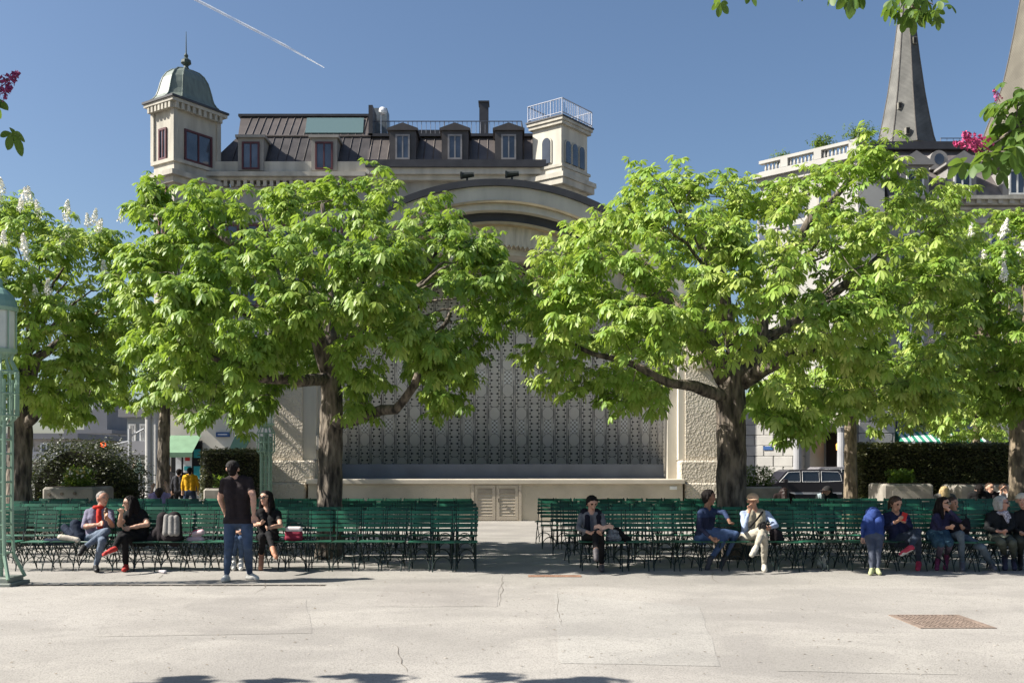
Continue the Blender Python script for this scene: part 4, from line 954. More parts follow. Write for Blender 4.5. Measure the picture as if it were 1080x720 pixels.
neartree('red flowering chestnut just outside the left edge, one purple blossom reaching into the sky', (-6.9, 4.1, 0), 2.6, (-6.0, 4.6, 4.6), (3.9, 3.1, 1.5), 480, 71,
    [([(-60, 130, 5.2), (-30, 105, 5.0), (-6, 88, 4.9), (8, 84, 4.8)], [(-12, 108, 4.9, 3, .11), (-14, 130, 4.85, 3, .11), (-40, 120, 5, 5, .15)], [(1, 92, 4.8, .2, 1.0, .6), (-2, 101, 4.8, .5, 1.35, .5)])], mat('purple_petal', (.22, .035, .13), .6, .3, 30))
neartree('red flowering chestnut just outside the right edge, leafy sprays and crimson blossom hanging into view', (6.6, 3.4, 0), 2.6, (6.3, 3.8, 5.3), (3.2, 3.2, 1.6), 380, 73,
    [([(1130, 70, 5.6), (1095, 112, 5.6), (1070, 135, 5.55), (1048, 152, 5.5), (1036, 160, 5.5)],
      [(1086, 105, 5.6, 6, 0.082), (1068, 120, 5.5, 6, 0.078), (1060, 144, 5.5, 5, 0.082), (1078, 150, 5.5, 6, 0.090), (1048, 170, 5.45, 5, 0.094), (1052, 110, 5.6, 3, 0.066), (1036, 176, 5.4, 3, 0.090), (1072, 92, 5.7, 4, 0.082), (1064, 160, 5.3, 4, 0.090), (1080, 132, 5.5, 5, 0.082), (1074, 108, 5.5, 4, 0.074)], [(1040, 156, 5.45, .3, -1.15, .85), (1034, 154, 5.45, -.4, -1.3, .7), (1054, 106, 5.6, .2, -.6, .35)]),
     ([(1010, -60, 5.2), (985, -25, 5.2), (968, -4, 5.15), (962, 8, 5.1)], [(960, 0, 5.1, 6, .07), (974, -2, 5.1, 6, .065), (952, -5, 5.15, 4, .06), (984, 5, 5.1, 4, .06), (968, 8, 5.1, 4, .065), (978, 12, 5.1, 3, .055)], []),
     ([(930, -60, 5), (890, -20, 5), (880, -4, 5)], [(880, -10, 5, 4, .08), (894, -9, 5, 3, .075)], []), ([(800, -50, 5), (775, -14, 5)], [(768, -13, 5, 3, .07), (786, -12, 5, 3, .07)], [])])

# ------------------------------------------------------------------ hedges, shrubs, planters
def hedge(label, poly_x0, poly_x1, y0, y1, h, n, sz, seed, rounded=0, name='clipped_hedge', leafm=None):
    g = np.random.default_rng(seed); t = thing(name, label, 'hedge' if name == 'clipped_hedge' else 'shrub', ((poly_x0+poly_x1)/2, (y0+y1)/2, 0))
    base = np.array([(poly_x0+poly_x1)/2, (y0+y1)/2, 0]); W, Dp = poly_x1-poly_x0, y1-y0
    u = g.random(n); v = g.random(n); f = g.random(n)
    A = np.array([W*h, W*Dp, Dp*h*2]); A = A/A.sum(); k = np.searchsorted(np.cumsum(A), f)
    x = np.where(k == 2, np.where(g.random(n) < .5, 0, 1), u)*W+poly_x0; y = np.where(k == 0, 0, v)*Dp+y0
    z = np.where(k == 1, 1, np.where(k == 0, v, u))*h
    if rounded:
        zz = h*(1-rounded*np.abs(2*(x-poly_x0)/W-1)**2.2)*(1+.12*np.sin(x*3.1)+.08*np.sin(x*7.3+1)); z = z/h*zz
    pos = np.stack([x, y, z], 1)+g.normal(0, .035 if not rounded else .11, (n, 3)); ax = g.normal(0, 1, (n, 3)); ax[:, 1] -= .6; ax[:, 2] += .25
    pos[:, 2] = np.maximum(pos[:, 2], .03)
    vv, tint = leaf_arrays(pos, ax, sz*g.uniform(.7, 1.3, n), 2, spread=40, width=.34, droop=.1, seed=seed, tpl='low')
    link('foliage', foliage_mesh('foliage', vv-base, tint, leafm or L_hedge, 'low'), t)
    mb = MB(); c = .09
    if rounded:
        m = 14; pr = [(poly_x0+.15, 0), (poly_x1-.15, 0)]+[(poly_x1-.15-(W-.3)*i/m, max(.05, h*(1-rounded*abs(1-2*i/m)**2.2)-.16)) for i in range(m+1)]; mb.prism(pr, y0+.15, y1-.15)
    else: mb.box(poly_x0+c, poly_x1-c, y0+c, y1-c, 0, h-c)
    mb.build('inner_core', mat('dark_core', (.02, .02, .012), .95), t); return t  # solid dark core inside the leaf shell
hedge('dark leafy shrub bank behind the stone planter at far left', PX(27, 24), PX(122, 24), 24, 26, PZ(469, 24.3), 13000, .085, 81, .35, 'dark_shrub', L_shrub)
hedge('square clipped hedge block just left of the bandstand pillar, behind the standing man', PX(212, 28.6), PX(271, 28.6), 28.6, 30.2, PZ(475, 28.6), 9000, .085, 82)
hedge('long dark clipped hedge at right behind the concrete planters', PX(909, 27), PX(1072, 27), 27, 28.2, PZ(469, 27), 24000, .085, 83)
def planter(label, p0, p1, Y, ptop, rows=1, recess=False, d=1.1, plants=30, ph=.35, seed=5, spread=.5):
    x0, x1 = PX(p0, Y), PX(p1, Y); zt = PZ(ptop, Y); t = thing('concrete_planter', label, 'planter', ((x0+x1)/2, Y+d/2, 0), 'concrete planters around the seating')
    mb = MB(); mb.bbox(x0, x1, Y, Y+d, 0, zt, .05)
    if recess:
        mb.box(x0+.22, x1-.22, Y-.012, Y-.002, zt*.35, zt*.86)
    mb.build('trough', M_conc, t)
    if not recess:
        mm = MB()
        for a, b, r in ((.14, .72, .035), (.38, .74, .035), (.62, .76, .035), (.47, .28, .12), (.86, .35, .05)):
            x = x0+(x1-x0)*a; mm.prism([(x+r*math.cos(k*.52), zt*b*.5+zt*.5+r*math.sin(k*.52)) for k in range(12)], Y-.02, Y-.002)
        mm.build('relief', mat('dark_lichen', (.16, .13, .10), .95, .3, 8), t)
    mb = MB(); mb.box(x0+.12, x1-.12, Y+.12, Y+d-.12, zt+.001, zt+.012); mb.build('soil', mat('soil', (.05, .035, .025), .95), t)
    if plants:
        g = np.random.default_rng(seed); n = plants*14; xx = (x0+x1)/2+(x1-x0)*spread*(g.random(n)-.5); pos = np.stack([xx, Y+.2+g.random(n)*(d-.4), zt+g.random(n)**1.3*ph], 1); ax = g.normal(0, .6, (n, 3)); ax[:, 2] += .8
        v, ti = leaf_arrays(pos, ax, g.uniform(.06, .14, n), 3, spread=50, width=.16, droop=.2, seed=seed)
        link('plants', foliage_mesh('plants', v-np.array(t.location), ti, L_far), t)
        if seed == 5:
            fm = MB()
            for k in range(60):
                c = (float((x0+x1)/2+(x1-x0)*spread*(g.random()-.5)), float(Y+.15+g.random()*.5), zt+ph*float(g.uniform(.4, 1.0))); fm.ball(c, .025, 6, k % 2)
            fm.build('blossoms', [mat('yellow_petal', (.55, .45, .15), .7), petal], t)
    return t
planter('weathered stone planter with spring flowers in front of the dark shrubs at far left', 44, 100, 22.3, 513.5, plants=46, ph=.42, seed=5, spread=.4)
planter('small grey concrete planter at the foot of the square hedge left of the bandstand', 214, 243, 27.2, 515, recess=True, plants=10, seed=6)
planter('concrete planter with green tuft in front of the long hedge, right part', 932, 985, 24.5, 510, recess=True, plants=44, ph=.32, seed=7, spread=.42)
planter('concrete planter behind the dark seated group near the right edge', 1012, 1076, 24.5, 511, recess=True, plants=0)
planter('concrete planter with grassy plants beside the dark car, behind the right trunk', 783, 826, 31, 513, recess=True, plants=70, ph=.62, seed=8, spread=.7)
def potplant(label, a, b, z, sz, seed):
    q = MW @ Vector((a, b, z)); t = thing('terrace_plant', label, 'plant', q, 'plants on the roof terrace'); g = np.random.default_rng(seed); n = 260
    pos = np.array(q)+g.normal(0, 1, (n, 3))*np.array([.55, .4, .32])*sz+np.array([0, 0, .62*sz+.3]); v, ti = leaf_arrays(pos, g.normal(0, 1, (n, 3)), g.uniform(.1, .22, n), 3, seed=seed)
    link('foliage', foliage_mesh('foliage', v-np.array(q), ti, L_far), t); mb = MB(); mb.lathe([(.2, 0), (.28, .4), (.3, .42)], 10, tuple(q)); mb.build('pot', M_conc, t)
potplant('bushy plant on the roof terrace behind the middle of the balustrade', along(862), .5, zw+.35, .55, 91); potplant('bushy plant on the roof terrace above the right end of the balustrade', along(903), .4, zw+.4, .6, 92); potplant('low plant on the roof terrace at the left end of the balustrade', along(822), .4, zw+.2, .4, 93)

# ------------------------------------------------------------------ green iron lamp standards
def lamp(label, px, D, ztop, k):
    b = Vector((PX(px, D), D, 0)); t = thing('green_lamp_post', label, 'lamp post', b, 'green lattice lamp posts'); T_ = lambda r, z: (r*k, z*ztop)
    mb = MB(); w_ = .20*k; mb.bbox(b.x-w_*1.6, b.x+w_*1.6, D-w_*1.6, D+w_*1.6, 0, .05, .01); mb.bbox(b.x-w_*1.25, b.x+w_*1.25, D-w_*1.25, D+w_*1.25, .051, .12, .01); mb.build('base', mat('grey_lamp_base', (.22, .24, .21), .7), t)
    mb = MB(); hw = .125*k; zt = ztop*.68
    for sx in (-1, 1):
        for sy in (-1, 1):
            mb.tube([(b.x+sx*hw*2.1, D+sy*hw*2.1, .1), (b.x+sx*hw*1.15, D+sy*hw*1.15, .42), (b.x+sx*hw, D+sy*hw, .8), (b.x+sx*hw, D+sy*hw, zt)], .024*k+.006, 6)
    mb.tube([(b.x, D, .1), (b.x, D, zt+.1)], .05*k, 8)
    for i in range(13):
        z = .45+(zt-.5)*i/12; e = hw
        for q0, q1 in (((-e, -e), (e, -e)), ((e, -e), (e, e)), ((e, e), (-e, e)), ((-e, e), (-e, -e))): mb.tube([(b.x+q0[0], D+q0[1], z), (b.x+q1[0], D+q1[1], z)], .011*k+.003, 5)
    mb.build('lattice_post', M_green, t)
    mb = MB(); z0, z1 = ztop*.56, ztop*.705; rr = .26*k
    for z in (z0, (z0+z1)/2, z1):
        ps = [(b.x+rr*math.cos(i*math.pi/8), D+rr*math.sin(i*math.pi/8), z) for i in range(17)]; mb.tube(ps, .014*k+.003, 5)
    for i in range(12):
        a = i*math.pi/6; c, s2 = math.cos(a), math.sin(a); mb.tube([(b.x+.14*k*c, D+.14*k*s2, z0-.12), (b.x+rr*c, D+rr*s2, z0), (b.x+rr*c, D+rr*s2, z1), (b.x+.17*k*c, D+.17*k*s2, z1+.17), (b.x+.2*k*c, D+.2*k*s2, ztop*.775)], .013*k+.003, 5)
    mb.build('cage', M_green, t)
    mb = MB(); zl = ztop*.775; zc_ = ztop*.905; mb.lathe([(.06*k, zl-.12), (.24*k, zl-.03), (.25*k, zl+.02)], 16, (b.x, D, 0)); 
    for i in range(8):
        a = i*math.pi/4+.2; mb.tube([(b.x+.235*k*math.cos(a), D+.235*k*math.sin(a), zl), (b.x+.235*k*math.cos(a), D+.235*k*math.sin(a), zc_)], .012*k, 5)
    mb.lathe([(.255*k, zc_), (.265*k, zc_+.05), (.25*k, zc_+.07)], 16, (b.x, D, 0)); ln = mb.build('lantern', M_green, t)
    mb = MB(); mb.lathe([(.215*k, zl+.021), (.222*k, zc_-.002)], 16, (b.x, D, 0)); gm, nt_, b_ = MATS.get('lamp_glass') or newmat('lamp_glass') if False else (None, None, None)
    mb.build('glass', mat('milky_lamp_glass', (.55, .58, .52), .15, .12, 3, spec=.6), ln)
    mb = MB(); mb.lathe([(.25*k, zc_+.071), (.235*k, zc_+.15*k), (.19*k, zc_+.25*k), (.11*k, zc_+.33*k), (.05*k, zc_+.37*k), (.035*k, zc_+.42*k), (.05*k, zc_+.45*k), (.01, zc_+.52*k)], 16, (b.x, D, 0)); mb.build('dome_cap', mat('verdigris_cap', (.17, .29, .24), .5, .15, 4), ln)
lamp('tall green lattice lamp post at the left edge of the promenade', 0, 14.0, PZ(298, 14), .9)
lamp('green lattice lamp post in front of the left bandstand pillar', 280.5, 28.2, PZ(417, 28.2), .95)

# ------------------------------------------------------------------ street: signal, flag, car
t = thing('traffic_signal', 'grey traffic signal mast with arm, red light showing, beyond the dark shrubs at left', 'traffic light', (PX(137, 34), 34, 0))
mb = MB(); x = PX(137, 34); mb.tube([(x, 34, 0), (x, 34, PZ(452, 34))], .07, 8); mb.tube([(x, 34, PZ(465, 34)), (PX(109, 34), 33.9, PZ(472, 34))], .035, 6); mb.tube([(x, 34, PZ(460, 34)), (PX(152, 34), 34, PZ(452, 34))], .03, 6); mb.build('mast', mat('galvanised_steel', (.33, .34, .36), .5, .1, 4), t)
def emis(name, c, s):
    m, nt, b = newmat(name); b.inputs['Base Color'].default_value = (*c, 1); b.inputs['Emission Color'].default_value = (*c, 1); b.inputs['Emission Strength'].default_value = s; return m
def sighead(px, py, Y, h, lit, mt):
    x, z = PX(px, Y), PZ(py, Y); mb = MB(); mb.bbox(x-.14, x+.14, Y-.12, Y+.1, z-h, z+h*.5, .03); hd = mb.build('signal_head', mat('dark_signal_housing', (.03, .04, .035), .6), t)
    for k in range(3):
        m2 = MB(); zz = z+h*.25-k*h*.5; m2.prism([(x+.095*math.cos(a*.45), zz+.095*math.sin(a*.45)) for a in range(14)], Y-.16, Y-.121); m2.build('lens', mt if k == lit else mat('unlit_lens', (.03, .03, .03), .3), hd)
sighead(110.5, 472, 33.9, .42, 0, emis('red_signal_light', (1, .12, .03), 1.2)); 
mb = MB(); x = PX(122, 34); mb.tube([(x, 34, 0), (x, 34, PZ(480, 34))], .04, 6); mb.bbox(x-.12, x+.12, 33.9, 34.1, PZ(494, 34), PZ(482, 34), .02); mb.build('side_signal', mat('dark_signal_housing', (.03, .04, .035), .6), t)
mb = MB(); mb.prism([(x+.06*math.cos(a*.5), PZ(490, 34)+.06*math.sin(a*.5)) for a in range(13)], 33.86, 33.899); mb.build('green_lens', emis('green_signal_light', (.05, .8, .45), 1.0), t)
mb = MB(); x = PX(147, 38); mb.tube([(x, 38, 0), (x, 38, PZ(480, 38))], .025, 6, 0)
mb.add([(x+.02, 38, PZ(482, 38)), (x+.02, 38, PZ(499, 38)), (x+.2, 37.95, PZ(500, 38)), (x-.28, 38.05, PZ(500, 38)), (x-.05, 37.9, PZ(490, 38))], [(0, 4, 2), (0, 3, 4), (4, 3, 1), (4, 1, 2)], 1)
tag(mb.build('closed_umbrella', [M_steel, mat('pale_green_cloth', (.30, .42, .33), .8)], None, at=(x, 38, 0)), 'furled pale green cafe umbrella standing by the street at left', 'umbrella')
def wheel(t, x, y, r, w_=.2):
    mb = MB(); n = 22; vs = []; fs = []
    pr = [(r*.62, -w_/2), (r*.9, -w_/2), (r, -w_*.35), (r, w_*.35), (r*.9, w_/2), (r*.62, w_/2)]
    for rr, yy in pr:
        for k in range(n): a = 2*math.pi*k/n; vs.append((x+rr*math.cos(a), y+yy, r+rr*math.sin(a)))
    for i in range(len(pr)-1):
        for k in range(n): fs.append((i*n+k, i*n+(k+1) % n, (i+1)*n+(k+1) % n, (i+1)*n+k))
    mb.add(vs, fs); wh = mb.build('wheel', mat('tyre_rubber', (.02, .02, .02), .8), t, True)
    mb = MB(); mb.prism([(x+r*.62*math.cos(2*math.pi*k/16), r+r*.62*math.sin(2*math.pi*k/16)) for k in range(16)], y-w_*.35, y+w_*.35); mb.build('rim', mat('alloy_rim', (.4, .4, .42), .35, .05, 5, metal=.8), wh)
def car(label, x0, Y, L, Hh, paint, open_tail=False, group=None):
    """side on, nose towards -x"""
    sx, sz = L/4.5, Hh/1.5; t = thing('parked_car', label, 'car', (x0+L/2, Y+.9, 0), group)
    prof = [(0.05, .35), (0.0, .55), (.12, .78), (.55, .88), (1.15, .96), (4.25, 1.0), (4.46, .92), (4.5, .55), (4.42, .34)]
    cab = [(1.0, .95), (1.52, 1.40), (1.75, 1.485), (3.9, 1.5), (4.28, 1.46), (4.42, 1.30), (4.47, .98)]
    W = 1.75
    def shell(pr, w0, inset):
        mb = MB(); n = len(pr); vs = []
        for off, k in ((0, 1), (.06, 0), (w0-.06, 0), (w0, 1)):
            for a, z in pr: vs.append((x0+(a if not k else a+(pr[n//2][0]-a)*.01)*sx, Y+(W-w0)/2+off+(inset*(z-.95)*(1 if off < w0/2 else -1) if inset else 0), z*sz))
        fs = [tuple(range(n))]+[tuple(range(4*n-1, 3*n-1, -1))]
        for i in range(3):
            for k in range(n): fs.append((i*n+k, i*n+n+k, i*n+n+(k+1) % n, i*n+(k+1) % n))
        mb.add(vs, fs); return mb
    shell(prof, W, 0).build('body', paint, t, False)
    c = shell(cab, W-.1, .12).build('cabin', paint, t)
    gl = mat('dark_car_glass', (.015, .017, .02), .08, .05, 3, spec=.8)
    for pts in ([(1.2, 1.0), (1.66, 1.39), (2.25, 1.41), (2.25, 1.0)], [(2.36, 1.0), (2.36, 1.415), (3.2, 1.42), (3.2, 1.0)], [(3.31, 1.0), (3.31, 1.42), (4.15, 1.40), (4.28, 1.28), (4.32, 1.03)]):
        for face in (0, 1):
            mb = MB(); yy = lambda z: (Y+.05+.12*(z-.95)-.012) if face == 0 else (Y+W-.05-.12*(z-.95)+.012)
            k = len(pts); A = [(x0+a*sx, yy(z), z*sz) for a, z in pts]; B = [(x0+a*sx, yy(z)+(.02 if face == 0 else -.02), z*sz) for a, z in pts]
            mb.add(A+B, [tuple(range(k)), tuple(range(2*k-1, k-1, -1))]+[(i, i+k, (i+1) % k+k, (i+1) % k) for i in range(k)]); mb.build('side_window', gl, c)
            if face == 0:
                m3 = MB(); m3.tube([(x, y-.01, z) for x, y, z in A]+[(A[0][0], A[0][1]-.01, A[0][2])], .014, 4); m3.build('window_trim', mat('silver_trim', (.42, .42, .42), .4), c)
    mb = MB(); mb.add([(x0+1.12*sx, Y+.16, 1.0*sz), (x0+1.12*sx, Y+W-.16, 1.0*sz), (x0+1.74*sx, Y+W-.26, 1.415*sz), (x0+1.74*sx, Y+.26, 1.415*sz)], [(0, 1, 2, 3)]); mb.v = [(x-.02, y, z+.015) for x, y, z in mb.v]; mb.build('windscreen', glass('dim_windscreen', (.06, .07, .075), .08), c)
    mb = MB(); mb.box(x0+.3*sx, x0+4.3*sx, Y-.02, Y-.002, .5*sz, .58*sz); mb.build('side_trim', mat('silver_trim', (.42, .42, .42), .4), t)
    for a in (.85, 3.6):
        for y in (Y+.08, Y+W-.08): wheel(t, x0+a*sx, y, .32)
    mb = MB(); mb.bbox(x0-.01, x0+.12, Y+.1, Y+.4, .6*sz, .74*sz, .02); mb.build('headlight', M_whiteframe, t)
    mb = MB(); mb.bbox(x0+4.42*sx, x0+4.52*sx, Y+.03, Y+.25, .6*sz, .9*sz, .02); mb.build('tail_light', mat('red_tail_lens', (.3, .02, .02), .3), t)
    mb = MB(); mb.bbox(x0+1.35*sx, x0+1.55*sx, Y-.2, Y-.02, .98*sz, 1.12*sz, .02); mb.build('mirror', paint, t)
    if open_tail:
        mb = MB(); a, b = Vector((x0+4.1*sx, 0, 1.46*sz)), Vector((x0+5.1*sx, 0, 1.62*sz)); mb.add([(a.x, Y+.15, a.z), (a.x, Y+W-.15, a.z), (b.x, Y+W-.2, b.z), (b.x, Y+.2, b.z), (a.x, Y+.15, a.z-.06), (a.x, Y+W-.15, a.z-.06), (b.x, Y+W-.2, b.z-.06), (b.x, Y+.2, b.z-.06)], [(0, 1, 2, 3), (7, 6, 5, 4), (0, 3, 7, 4), (1, 5, 6, 2), (2, 6, 7, 3), (0, 4, 5, 1)]); mb.build('tailgate', paint, t)
    return t
car('dark grey estate car parked side on beyond the planters and chairs', PX(797, 38), 38, PX(892, 38)-PX(797, 38), 1.42, mat('dark_car_paint', (.022, .019, .022), .3, .05, 2, spec=.4))
car('silver car with raised tailgate behind the dark estate car', PX(842, 40.6), 40.6, PX(905, 40.6)-PX(842, 40.6), 1.5, mat('silver_car_paint', (.22, .21, .225), .35, .05, 2, metal=.3), True)

# ------------------------------------------------------------------ folding chairs in rows
M_slat = mat('green_chair_paint', (.015, .105, .060), .45, .45, 2.5, spec=.4, rnd=.4)
M_cfr = mat('dark_chair_iron', (.012, .022, .02), .45, .2, 8)
def make_chair():
    t = bpy.data.objects.new('folding_chair', None); COL.objects.link(t); t.empty_display_size = .2; WL[t.name] = Vector((0, 0, 0))
    hw = .185
    mb = MB()
    for k in range(6):
        y = -.20+k*.064; mb.bbox(-hw, hw, y, y+.046, .445+(.004 if k in (0, 5) else 0), .463+(.004 if k == 0 else 0), .005)
    mb.build('seat', M_slat, t)
    mb = MB()
    for k in range(5):
        z = .60+k*.070; y = .205+(z-.46)*.21; mb.add(*[([(-hw, y, z), (hw, y, z), (hw, y+.011, z+.050), (-hw, y+.011, z+.050), (-hw, y+.012, z-.003), (hw, y+.012, z-.003), (hw, y+.023, z+.047), (-hw, y+.023, z+.047)], [(0, 1, 2, 3), (7, 6, 5, 4), (0, 4, 5, 1), (3, 2, 6, 7), (0, 3, 7, 4), (1, 5, 6, 2)])][0])
    mb.build('backrest', M_slat, t)
    for sx in (-1, 1):
        x = sx*.158; mb = MB(); mb.tube([(x, -.21, 0), (x, -.10, .20), (x, .06, .36), (x, .20, .50), (x, .245, .62), (x, .315, .945)], .0095, 6); mb.build('back_leg', M_cfr, t)
        x = sx*.140; mb = MB(); mb.tube([(x, .25, 0), (x, .13, .18), (x, -.04, .33), (x, -.17, .44)], .0095, 6); mb.build('front_leg', M_cfr, t)
    mb = MB(); mb.tube([(.158*math.cos(math.pi*k/10), -.195+.10*math.sin(math.pi*k/10), .03+.20*math.sin(math.pi*k/10)) for k in range(11)], .007, 5); mb.build('stretcher', M_cfr, t); mb = MB()
    mb.tube([(.14*math.cos(math.pi*k/10), .24-.09*math.sin(math.pi*k/10), .03+.17*math.sin(math.pi*k/10)) for k in range(11)], .007, 5); mb.build('stretcher', M_cfr, t); mb = MB()
    mb.tube([(-.15, .02, .34), (.15, .02, .34)], .006, 5); mb.build('stretcher', M_cfr, t)
    return t
ORD = 'first second third fourth fifth sixth seventh eighth ninth tenth eleventh twelfth thirteenth fourteenth fifteenth sixteenth seventeenth eighteenth nineteenth twentieth twenty-first twenty-second twenty-third twenty-fourth twenty-fifth twenty-sixth twenty-seventh twenty-eighth twenty-ninth thirtieth'.split()
ROWS = [15.9, 17.2, 18.55, 19.85, 21.1]; RN = ['front row', 'second row', 'middle row', 'fourth row', 'back row']
proto = make_chair(); first = True; gch = random.Random(5)
trunks = [(PX(348, DT), DT), (PX(772, DT), DT), (PX(20, 20.6), 20.6), (PX(1076, 21.5), 21.5)]
CH = {}
for ri, (Y, rn) in enumerate(zip(ROWS, RN)):
    for side in (-1, 1):
        xs = PX([505, 503, 501, 500, 499][ri], Y-.2) if side < 0 else PX([609, 597, 580, 571, 566][ri], Y-.2)
        xe = -(545*Y/F) if side < 0 else 545*Y/F
        k = 0; x = xs+side*.19
        while (x > xe if side < 0 else x < xe) and k < 30:
            if ri > 2 and side < 0 and False: pass
            ok = all(math.hypot(x-tx, (Y-ty)) > .52 for tx, ty in trunks)
            if ok:
                o = proto if first else copy_tree(proto); first = False
                loose = (side < 0 and x < -5.6 and ri == 0)
                o.location = (x+gch.gauss(0, .016), Y+gch.gauss(0, .05), 0.005); o.rotation_euler = (0, 0, gch.gauss(0, .06)+(gch.uniform(-.25, .25) if loose else 0))
                tag(o, 'green slatted folding chair, %s from the aisle in the %s %s of the aisle' % (ORD[k], rn, 'left' if side < 0 else 'right'), 'chair', 'green folding chairs set out in rows')
                CH[(ri, side, k)] = o
            k += 1; x += side*(.392+gch.gauss(0, .004)+(.05 if (side < 0 and x < -5.6 and ri == 0) else 0))
# fallen bits on the ground
g = random.Random(9); mb = MB()
for k in range(900):
    Y = g.uniform(8, 21)**1.0; X = g.uniform(-.55, .55)*Y; s = g.uniform(.008, .022); a = g.uniform(0, 3.14); c, s2 = math.cos(a)*s, math.sin(a)*s
    mb.add([(X-c, Y-s2, .0115), (X+s2*.5, Y-c*.5, .013), (X+c, Y+s2, .0115), (X-s2*.5, Y+c*.5, .016)], [(0, 1, 2, 3)], g.choice((0, 0, 1)))
o = mb.build('fallen_petals', [mat('dry_petal', (.18, .14, .09), .9), mat('pale_petal', (.45, .40, .34), .9)]); o['kind'] = 'stuff'
o['label'] = 'scattered dry petals and leaf bits on the paving'; o['category'] = 'litter'
# ------------------------------------------------------------------ people: one continuous voxel-fused body each, painted by nearest limb
def capsule(pa, pb, ra, rb, n=12):
    pa, pb = Vector(pa), Vector(pb); d = pb-pa
    d = d.normalized() if d.length > 1e-6 else Vector((0, 0, 1))
    a = d.orthogonal().normalized(); b = d.cross(a); vs = []; fs = []; rings = []
    for k in range(1, 4): t = -math.pi/2+k*math.pi/8; rings.append((pa+d*ra*math.sin(t), ra*math.cos(t)))
    rings.append((pa, ra)); rings.append((pb, rb))
    for k in range(1, 4): t = k*math.pi/8; rings.append((pb+d*rb*math.sin(t), rb*math.cos(t)))
    for c, r in rings:
        for k in range(n): t = 2*math.pi*k/n; vs.append(c+(a*math.cos(t)+b*math.sin(t))*r)
    L = len(rings)
    for i in range(L-1):
        for k in range(n): fs.append((i*n+k, i*n+(k+1) % n, (i+1)*n+(k+1) % n, (i+1)*n+k))
    vs += [pa-d*ra, pb+d*rb]
    for k in range(n): fs.append((L*n, (k+1) % n, k)); fs.append((L*n+1, (L-1)*n+k, (L-1)*n+(k+1) % n))
    return vs, fs
def fuse(caps, voxel, smooth=4, fac=.5):
    vs, fs = [], []
    for pa, pb, ra, rb in caps:
        v, f = capsule(pa, pb, ra, rb); k = len(vs); vs += v; fs += [tuple(i+k for i in q) for q in f]
    me = bpy.data.meshes.new('tmp'); me.from_pydata([tuple(v) for v in vs], [], fs); o = bpy.data.objects.new('tmp', me); COL.objects.link(o)
    m = o.modifiers.new('r', 'REMESH'); m.mode = 'VOXEL'; m.voxel_size = voxel
    s = o.modifiers.new('s', 'SMOOTH'); s.factor = fac; s.iterations = smooth
    dg = bpy.context.evaluated_depsgraph_get(); out = bpy.data.meshes.new_from_object(o.evaluated_get(dg), depsgraph=dg)
    bpy.data.objects.remove(o); bpy.data.meshes.remove(me); return out
def cloth(name, c, rough=.85, b=.006, bs=28): return mat(name, c, rough, .22, 9, b, bs, spec=.15)
SKIN = {}
def skin(c): 
    k = tuple(c)
    if k not in SKIN: SKIN[k] = mat('skin tone %d' % len(SKIN), c, .55, .08, 12, spec=.3)
    return SKIN[k]
FAIR, TAN, BROWN = (.46, .27, .19), (.36, .20, .13), (.19, .10, .065)
def solve(p, px, py, L, sg):
    d = Vector(((px-540)/F, 1, (HZ-py)/F)); o = Vector((0, 0, H)); m = o-Vector(p)
    a = d.dot(d); b = 2*d.dot(m); c = m.dot(m)-L*L; q = b*b-4*a*c
    D = -b/(2*a) if q < 0 else (-b+sg*math.sqrt(q))/(2*a)
    return o+d*D
def ground_pt(px, py, z): 
    D = (H-z)*F/(py-HZ); return Vector(((px-540)*D/F, D, z))
